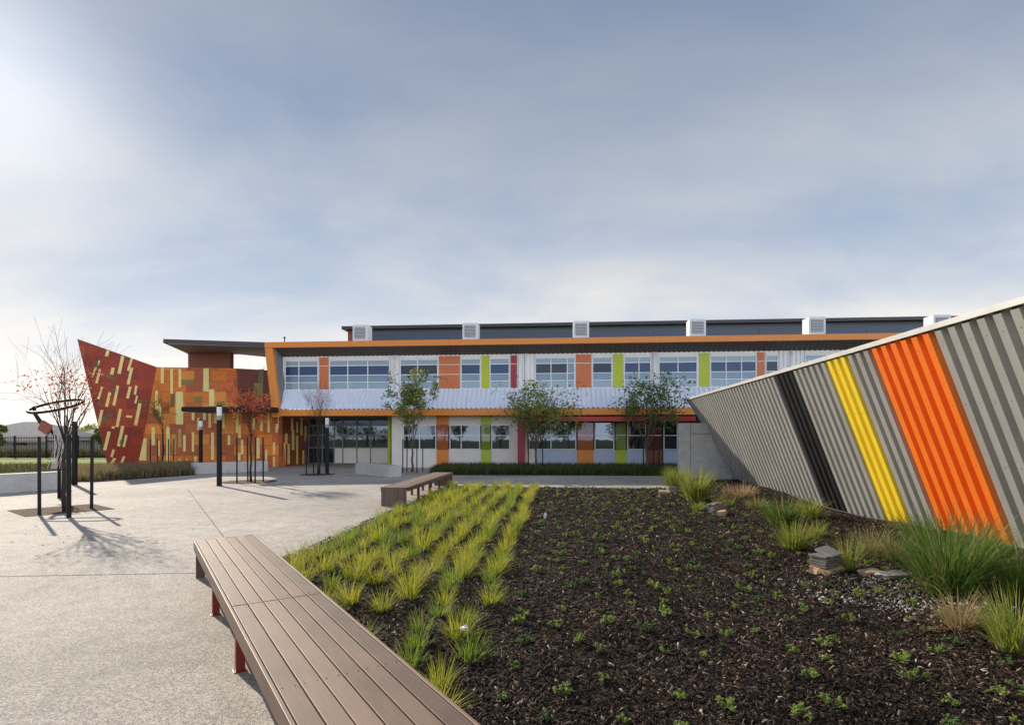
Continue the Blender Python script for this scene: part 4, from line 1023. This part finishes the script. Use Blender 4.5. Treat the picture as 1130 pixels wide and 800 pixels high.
def r21(x0,y0,x1,y1,oy=370): k=7.0625; return [(180+x0/k,oy+y0/k),(180+x1/k,oy+y0/k),(180+x1/k,oy+y1/k),(180+x0/k,oy+y1/k)]
Bst=[(r12(391,222,404,292),0),(r12(365,325,378,405),0),(r12(380,380,392,440),0),(r12(350,485,364,565),0),(r12(415,485,430,640),0),(r12(375,545,386,612),0),(r12(445,520,455,605),0),(r12(468,498,480,575),0),
 (r21(58,260,78,455),0),(r21(122,262,142,405),0),(r21(315,258,358,438),2),(r21(360,422,400,550),0),(r21(100,440,158,695),2),
 (r21(145,345,235,385),3),(r21(240,475,305,520),3),(r21(420,515,480,550),3),(r21(60,455,88,560),1)]
for q in ((225,110,245,168),(268,150,285,245),(312,105,335,165),(355,110,375,225),(400,100,420,190),(465,110,480,228),(568,115,588,262),(588,205,606,305),(505,283,524,360),(375,262,398,475),(225,260,243,412),(120,240,142,378),(158,283,178,410),(78,280,98,435),(608,320,628,432),(628,320,648,338),(585,420,605,480),(245,450,262,500),(180,470,196,500),(120,470,140,500)):
    Bst.append((r21(*q,440),0))
Bst.append(([(159,483),(162,484),(161.5,508),(153.5,508)],0))
strips(plB,Bst,'strips',[M['cream'],M['olive'],M['pale_green'],M['mid_green']])
Cst=[(r21(745,265,785,370),1),(r21(708,372,780,520),3)]
for q in ((730,303,753,465),(858,340,874,430),(858,452,872,530),(797,395,812,480),(895,120,922,230),(878,195,895,262),(815,110,832,262),(757,165,775,250),(700,150,716,240)):
    Cst.append((r21(*q,440),0))
strips(plC,Cst,'strips',[M['cream'],M['olive'],M['pale_green'],M['mid_green']])
# recessed entry wall (runs back from the corner)
q0=hit(plC,311.5,515.5); q0.z=0; q1=q0+ub*3.6
plD=(q0,-ab*-1)
plD=(q0,ab.copy())
def hitD(px,py):
    o=Vector((0,0,EYE)); d=ray(px,py); return o+d*((plD[0]-o).dot(plD[1])/d.dot(plD[1]))
b=MB(); pts=[wl(q0),wl(q1),wl(q1+Vector((0,0,2.79))),wl(q0+Vector((0,0,2.79)))]; b.extrude(pts,-ab*.2); b.build('entry_side_panel',M['clad_entry'],FW)
b=MB()
k=7.0625
for x0,y0,x1,y1 in ((150,150,165,250),(157,245,173,400),(190,180,202,265),(190,285,203,508),(222,150,238,285),(105,270,120,350),(93,345,105,510),(122,350,138,508),(238,400,252,508),(255,210,270,330)):
    pts=[]
    for (x,y) in ((x0,y0),(x1,y0),(x1,y1),(x0,y1)):
        h_=hitD(300+x/k,440+y/k)
        pts.append(wl(h_+ab*.02))
    b.extrude(pts,-ab*.018)
b.build('strips',M['cream'],FW)
# black awning beam
A0=at(200,454,29); A1=at(298,455,28.9)
r=empty('black_awning',(A0.x,A0.y,0)); tag(r,'thin black steel awning beam across the orange patterned wall','awning')
b=MB(); zc_=EYE+28.5*29/F; b.extrude([(0,0,zc_-.02),(A1.x-A0.x,-.1,zc_-.02),(A1.x-A0.x,2.0,zc_-.02),(0,2.3,zc_-.02)],(0,0,.24)); b.build('beam',M['steel_black'],r,bevel=.01)
for s_ in (.5,4.2):
    b=MB(); b.box(s_-.04,s_+.04,2.0,2.7,zc_-.0,zc_+.1); b.build('bracket',M['steel_black'],r)

# ------------------------------------------------------------------ concrete wall at right of the facade
r=empty('concrete_wall',gp(749,527.5)); tag(r,'plain grey concrete wall between the facade and the slanted wall','wall')
c=gp(749,527.5); c.z=0
b=MB()
def cw(x0,x1,z0,z1,t0=0.0,t1=.25):
    p=ab*x0+ub*t0; q=ab*x1+ub*t0; b.extrude([p+Vector((0,0,z0)),q+Vector((0,0,z0)),q+Vector((0,0,z1)),p+Vector((0,0,z1))],ub*(t1-t0))
cw(0,.46,0,2.20); cw(.475,2.1,0,2.20); cw(2.115,5.5,0,2.20)
b.build('precast_panels',M['conc_wall'],r,bevel=.008)
b=MB(); cw(.48,5.5,1.76,1.79,-.015,-.002); b.build('rail',M['grey_clad'],r)

# ------------------------------------------------------------------ slanted wing on the right
LT=.39; HW=3.24
def wp(Y,z,out=0.0):
    """point on the leaning wall; out = outwards (towards the garden)"""
    n=Vector((-ub.y,ub.x,-LT)).normalized()
    return Vector((wallb(Y)-z*LT,Y,z))+n*out
def topY(px): # Y along top edge for a pixel column
    kx=(px-CX)/F; return (6.81-HW*LT)/(kx-.0839)
W_=empty('slanted_wing',(7.5,8.0,0)); tag(W_,'low grey ribbed metal wing leaning over the garden with black, yellow and orange stripes','building')
def ww(v): return Vector(v)-Vector((7.5,8.0,0))
Yend_top=24.05; 
def zcut(Y):   # bottom limit of cladding: slanted far end
    Ya=20.8
    if Y<=Ya: return -.32
    return (Y-Ya)/(Yend_top-Ya)*HW
pitch=.275
bands=[]
y_or1=topY(1031); y_or0=topY(962); y_ye1=topY(938); y_ye0=topY(911); y_bk1=topY(876); y_bk0=topY(858)
# snap to pitch grid starting from y_or1
def snap(y): return y_or1+round((y-y_or1)/pitch)*pitch
edges=[(-1.5+((y_or1+1.5)%pitch),y_or1,'wing_grey','grey_cladding'),(y_or1,snap(y_or0),'wing_orange','orange_stripe'),(snap(y_or0),snap(y_ye1),'wing_grey','grey_cladding'),(snap(y_ye1),snap(y_ye0),'wing_yellow','yellow_stripe'),(snap(y_ye0),snap(y_bk1),'wing_grey','grey_cladding'),(snap(y_bk1),snap(y_bk0),'wing_black','black_stripe'),(snap(y_bk0),Yend_top,'wing_grey','grey_cladding')]
M['wing_grey']=mat('wing_grey',(.34,.335,.32),.42,.05,.13,1.5,.05,30,stretch=(1,1,.35))
M['wing_orange']=mat('wing_orange',(.84,.19,.02),.4,0,.08,1.5,stretch=(1,1,.35))
M['wing_yellow']=mat('wing_yellow',(.84,.64,.04),.4,0,.08,1.5,stretch=(1,1,.35))
M['wing_black']=mat('wing_black',(.022,.022,.024),.4,0,.1,1.5)
DP=.085
for (ya,yb,m_,nm2) in edges:
    b=MB(); prof=[]; y=ya
    while y<yb-1e-4:
        for (o_,d_) in ((0,0),(.028,DP),(.165,DP),(.193,0)):
            if y+o_<yb: prof.append((y+o_,d_))
        y+=pitch
    prof.append((yb,0))
    vs=[]
    for (yy,d_) in prof: vs+=[ww(wp(yy,zcut(yy),d_)),ww(wp(yy,HW-.02,d_))]
    b.add(vs,[(2*i,2*i+1,2*i+3,2*i+2) for i in range(len(prof)-1)])
    b.build(nm2,M[m_],W_,fix=False)
b=MB(); ncol=Vector((-ub.y,ub.x,-LT)).normalized()
k_=-4
y=y_or1-pitch*30
while y<Yend_top-.3:
    yc=y+.0965
    if yc>-1.2:
        for zz_ in (.35,1.25,2.15,3.0):
            if zz_>zcut(yc)+.1:
                p=wp(yc,zz_,DP); b.tube([ww(p-ncol*.004),ww(p+ncol*.005)],[.006,.006],6)
    y+=pitch
b.build('screws',M['dark_grey'],W_,fix=False)
# backing body
b=MB()
def bodyring(Y,ztop): 
    return [ww(wp(Y,zcut(Y),-.03)),ww(wp(Y,ztop,-.03)),ww((16,Y,ztop)),ww((16,Y,max(-.3,zcut(Y))))]
ra=bodyring(-1.5,HW-.05); rb=bodyring(20.8,HW-.05); rc=bodyring(24.0,HW-.05)
b.add(ra+rb+rc,[(3,2,1,0),(0,1,5,4),(1,2,6,5),(2,3,7,6),(3,0,4,7),(4,5,9,8),(5,6,10,9),(6,7,11,10),(7,4,8,11),(8,9,10,11)])
b.build('body',M['grey_clad'],W_)
# parapet flashing (pale) & edge trim
M['flash']=mat('pale_flashing',(.50,.50,.48),.4,.1,.08,2)
b=MB()
p0=wp(-1.5,HW,0); p1=wp(Yend_top+.06,HW,0)
for (o_a,o_b,za,zb) in ((.115,-.25,HW-.03,HW+.055),):
    q=[ww((p0.x-o_a,p0.y,za)),ww((p0.x-o_b,p0.y,za)),ww((p0.x-o_b,p0.y,zb)),ww((p0.x-o_a,p0.y,zb))]
    b.extrude(q,p1-p0)
b.build('parapet_flashing',M['flash'],W_,bevel=.004)
b=MB(); b.tube([ww(wp(20.75,-.02,.05)),ww(wp(Yend_top,HW,.05))],[.05,.05],6); b.build('edge_trim',M['grey_clad'],W_)
b=MB()
pts=[]
for yy in np.linspace(5,20.8,12): pts.append(ww(wp(yy,terrz(wallb(yy)-.15,yy)+.06,DP+.03)))
b.tube(pts,[.018]*len(pts),4); b.build('base_flashing',M['dark_grey'],W_)

# ------------------------------------------------------------------ far left: fence, houses, trees
M['house_wall']=mat('house_wall',(.42,.40,.40),.8,0,.1,1)
M['house_wall2']=mat('house_wall2',(.5,.45,.40),.8,0,.1,1)
M['house_roof']=mat('house_roof',(.10,.115,.15),.8,0,.12,2)
M['house_roof2']=mat('house_roof2',(.13,.14,.165),.8,0,.12,2)
def fence():
    fy=42.5; x0=-52; x1=-23.5
    r=empty('metal_fence',(x0,fy,0)); tag(r,'black metal picket fence along the far side of the lawn','fence')
    q=0
    while q<x1-x0:
        b=MB(); b.box(q-.04,q+.04,-.04,.04,0,1.75); b.build('post',M['steel_black'],r)
        b=MB(); b.box(q+.04,q+2.36,-.015,.015,.25,.29); b.box(q+.04,q+2.36,-.015,.015,1.55,1.59)
        k=q+.14
        while k<q+2.3: b.box(k-.011,k+.011,-.011,.011,.1,1.7); k+=.12
        b.build('fence_panel',M['steel_black'],r,fix=False)
        q+=2.4
fence()
def house(px0,px1,yt,ye,Y,depth,lb,wm,rm,seed=0):
    x0=(px0-CX)/F*Y; x1=(px1-CX)/F*Y; ze=EYE+(HY-ye)/F*Y; zt=EYE+(HY-yt)/F*Y
    r=empty('house',(x0,Y,0)); tag(r,lb,'house'); w_=x1-x0
    b=MB(); b.box(0,w_,0,depth,-.3,ze); b.build('wall',M[wm],r)
    b=MB(); o_=.6; m_=min(w_,depth)/2
    vs=[(-o_,-o_,ze),(w_+o_,-o_,ze),(w_+o_,depth+o_,ze),(-o_,depth+o_,ze),(w_*.35,depth/2,zt),(w_*.65,depth/2,zt)]
    vs[4]=(w_*.45,depth/2,zt); vs[5]=(w_*.62,depth/2,zt); b.add(vs,[(0,1,5,4),(1,2,5),(2,3,4,5),(3,0,4),(3,2,1,0)]); b.build('roof',M[rm],r)
    b=MB(); b.box(-o_,w_+o_,-o_-.05,-o_,ze-.2,ze+.02); b.build('gutter',M['house_wall2'],r)
    for k in range(3):
        a_=w_*(.15+.28*k)
        b=MB(); b.box(a_,a_+w_*.14,-.05,.02,.9,ze-.4); wd_=b.build('window',M['frame_white'],r)
        b=MB(); b.box(a_+.08,a_+w_*.14-.08,-.07,-.051,.98,ze-.48); b.build('pane',M['pane_dark'],wd_)
house(-75,50,464,486,60,10,'grey walled house with a dark hipped roof beyond the fence, largest at far left','house_wall','house_roof')
house(14,58,469,480,86,10,'distant house with pale grey roof behind the nearest dark roofed house','house_wall2','house_roof2')
house(66,118,470,484,75,9,'distant grey house between the leftmost bare tree and the leaning wall','house_wall','house_roof2')
house(-200,-90,462,485,70,11,'brick toned house beyond the fence outside the left edge','house_wall2','house_roof')
def bushy(px,yt,Y,rx,lb,m_,seed):
    rd=random.Random(seed); x=(px-CX)/F*Y; zt=EYE+(HY-yt)/F*Y
    r=empty('tree',(x,Y,-.3)); tag(r,lb,'tree','trees among the far houses')
    b=MB(); b.tube([(0,0,0),(.05,0,zt*.5),(0,0,zt*.8)],[.18,.13,.05],6); b.build('trunk',M['bark'],r)
    b=MB(); cl_=[(rd.gauss(0,rx*.45),rd.gauss(0,rx*.45),zt*(.35+.55*rd.random()),rx*rd.uniform(.25,.5)) for _ in range(14)]
    for i in range(2600):
        c_=rd.choice(cl_); v=Vector((rd.gauss(0,1),rd.gauss(0,1),rd.gauss(0,1))).normalized()*c_[3]*rd.uniform(.6,1.05); v.z*=.8
        p=Vector(c_[:3])+v; l=.22; d=Vector((rd.gauss(0,1),rd.gauss(0,1),rd.gauss(0,1))).normalized(); n=d.orthogonal().normalized()
        b.add([p,p+d*l*.5-n*l*.3,p+d*l,p+d*l*.5+n*l*.3],[(0,1,2,3)])
    b.build('crown',m_,r,fix=False)
bushy(-2,463,57,.55,'small dark tree at the far left beside the dark roofed house',M['greenleaf2'],1)
bushy(52,474,64,1.1,'low green tree at the right end of the dark roofed house',M['greenleaf'],2)
bushy(98,466,82,2.0,'grey green tree just left of the leaning red wall',M['greenleaf'],3)
bushy(112,470,66,1.2,'dark tree partly hidden behind the leaning red wall',M['greenleaf2'],4)
bushy(30,467,110,2.6,'distant tree behind the far roofs',M['greenleaf2'],5)
bushy(-40,462,95,2.5,'distant tree outside the left edge of the view',M['greenleaf2'],6)

# trees standing behind the camera: they are what the ground floor glass mirrors
def backtree(x,y,h,rx,seed):
    rd=random.Random(seed); r=empty('tree',(x,y,-.3)); tag(r,'broad green tree behind the viewer, mirrored in the ground floor glass','tree','trees mirrored in the glass')
    b=MB(); b.tube([(0,0,0),(.05,0,h*.5),(0,0,h*.8)],[.16,.12,.05],6); b.build('trunk',M['bark'],r)
    b=MB(); cl_=[(rd.gauss(0,rx*.4),rd.gauss(0,rx*.4),h*(.4+.45*rd.random()),rx*rd.uniform(.25,.5)) for _ in range(12)]
    for i in range(1300):
        c_=rd.choice(cl_); v=Vector((rd.gauss(0,1),rd.gauss(0,1),rd.gauss(0,1))).normalized()*c_[3]*rd.uniform(.6,1.05)
        p=Vector(c_[:3])+v; l=.34; d=Vector((rd.gauss(0,1),rd.gauss(0,1),rd.gauss(0,1))).normalized(); n=d.orthogonal().normalized()
        b.add([p,p+d*l*.5-n*l*.3,p+d*l,p+d*l*.5+n*l*.3],[(0,1,2,3)])
    b.build('crown',M['greenleaf2'],r,fix=False)
rb_=random.Random(3)
for k in range(13): backtree(-42+k*7+rb_.uniform(-2,2),-26-rb_.uniform(0,14),rb_.uniform(3.6,6.6),rb_.uniform(1.8,3.2),k+50)
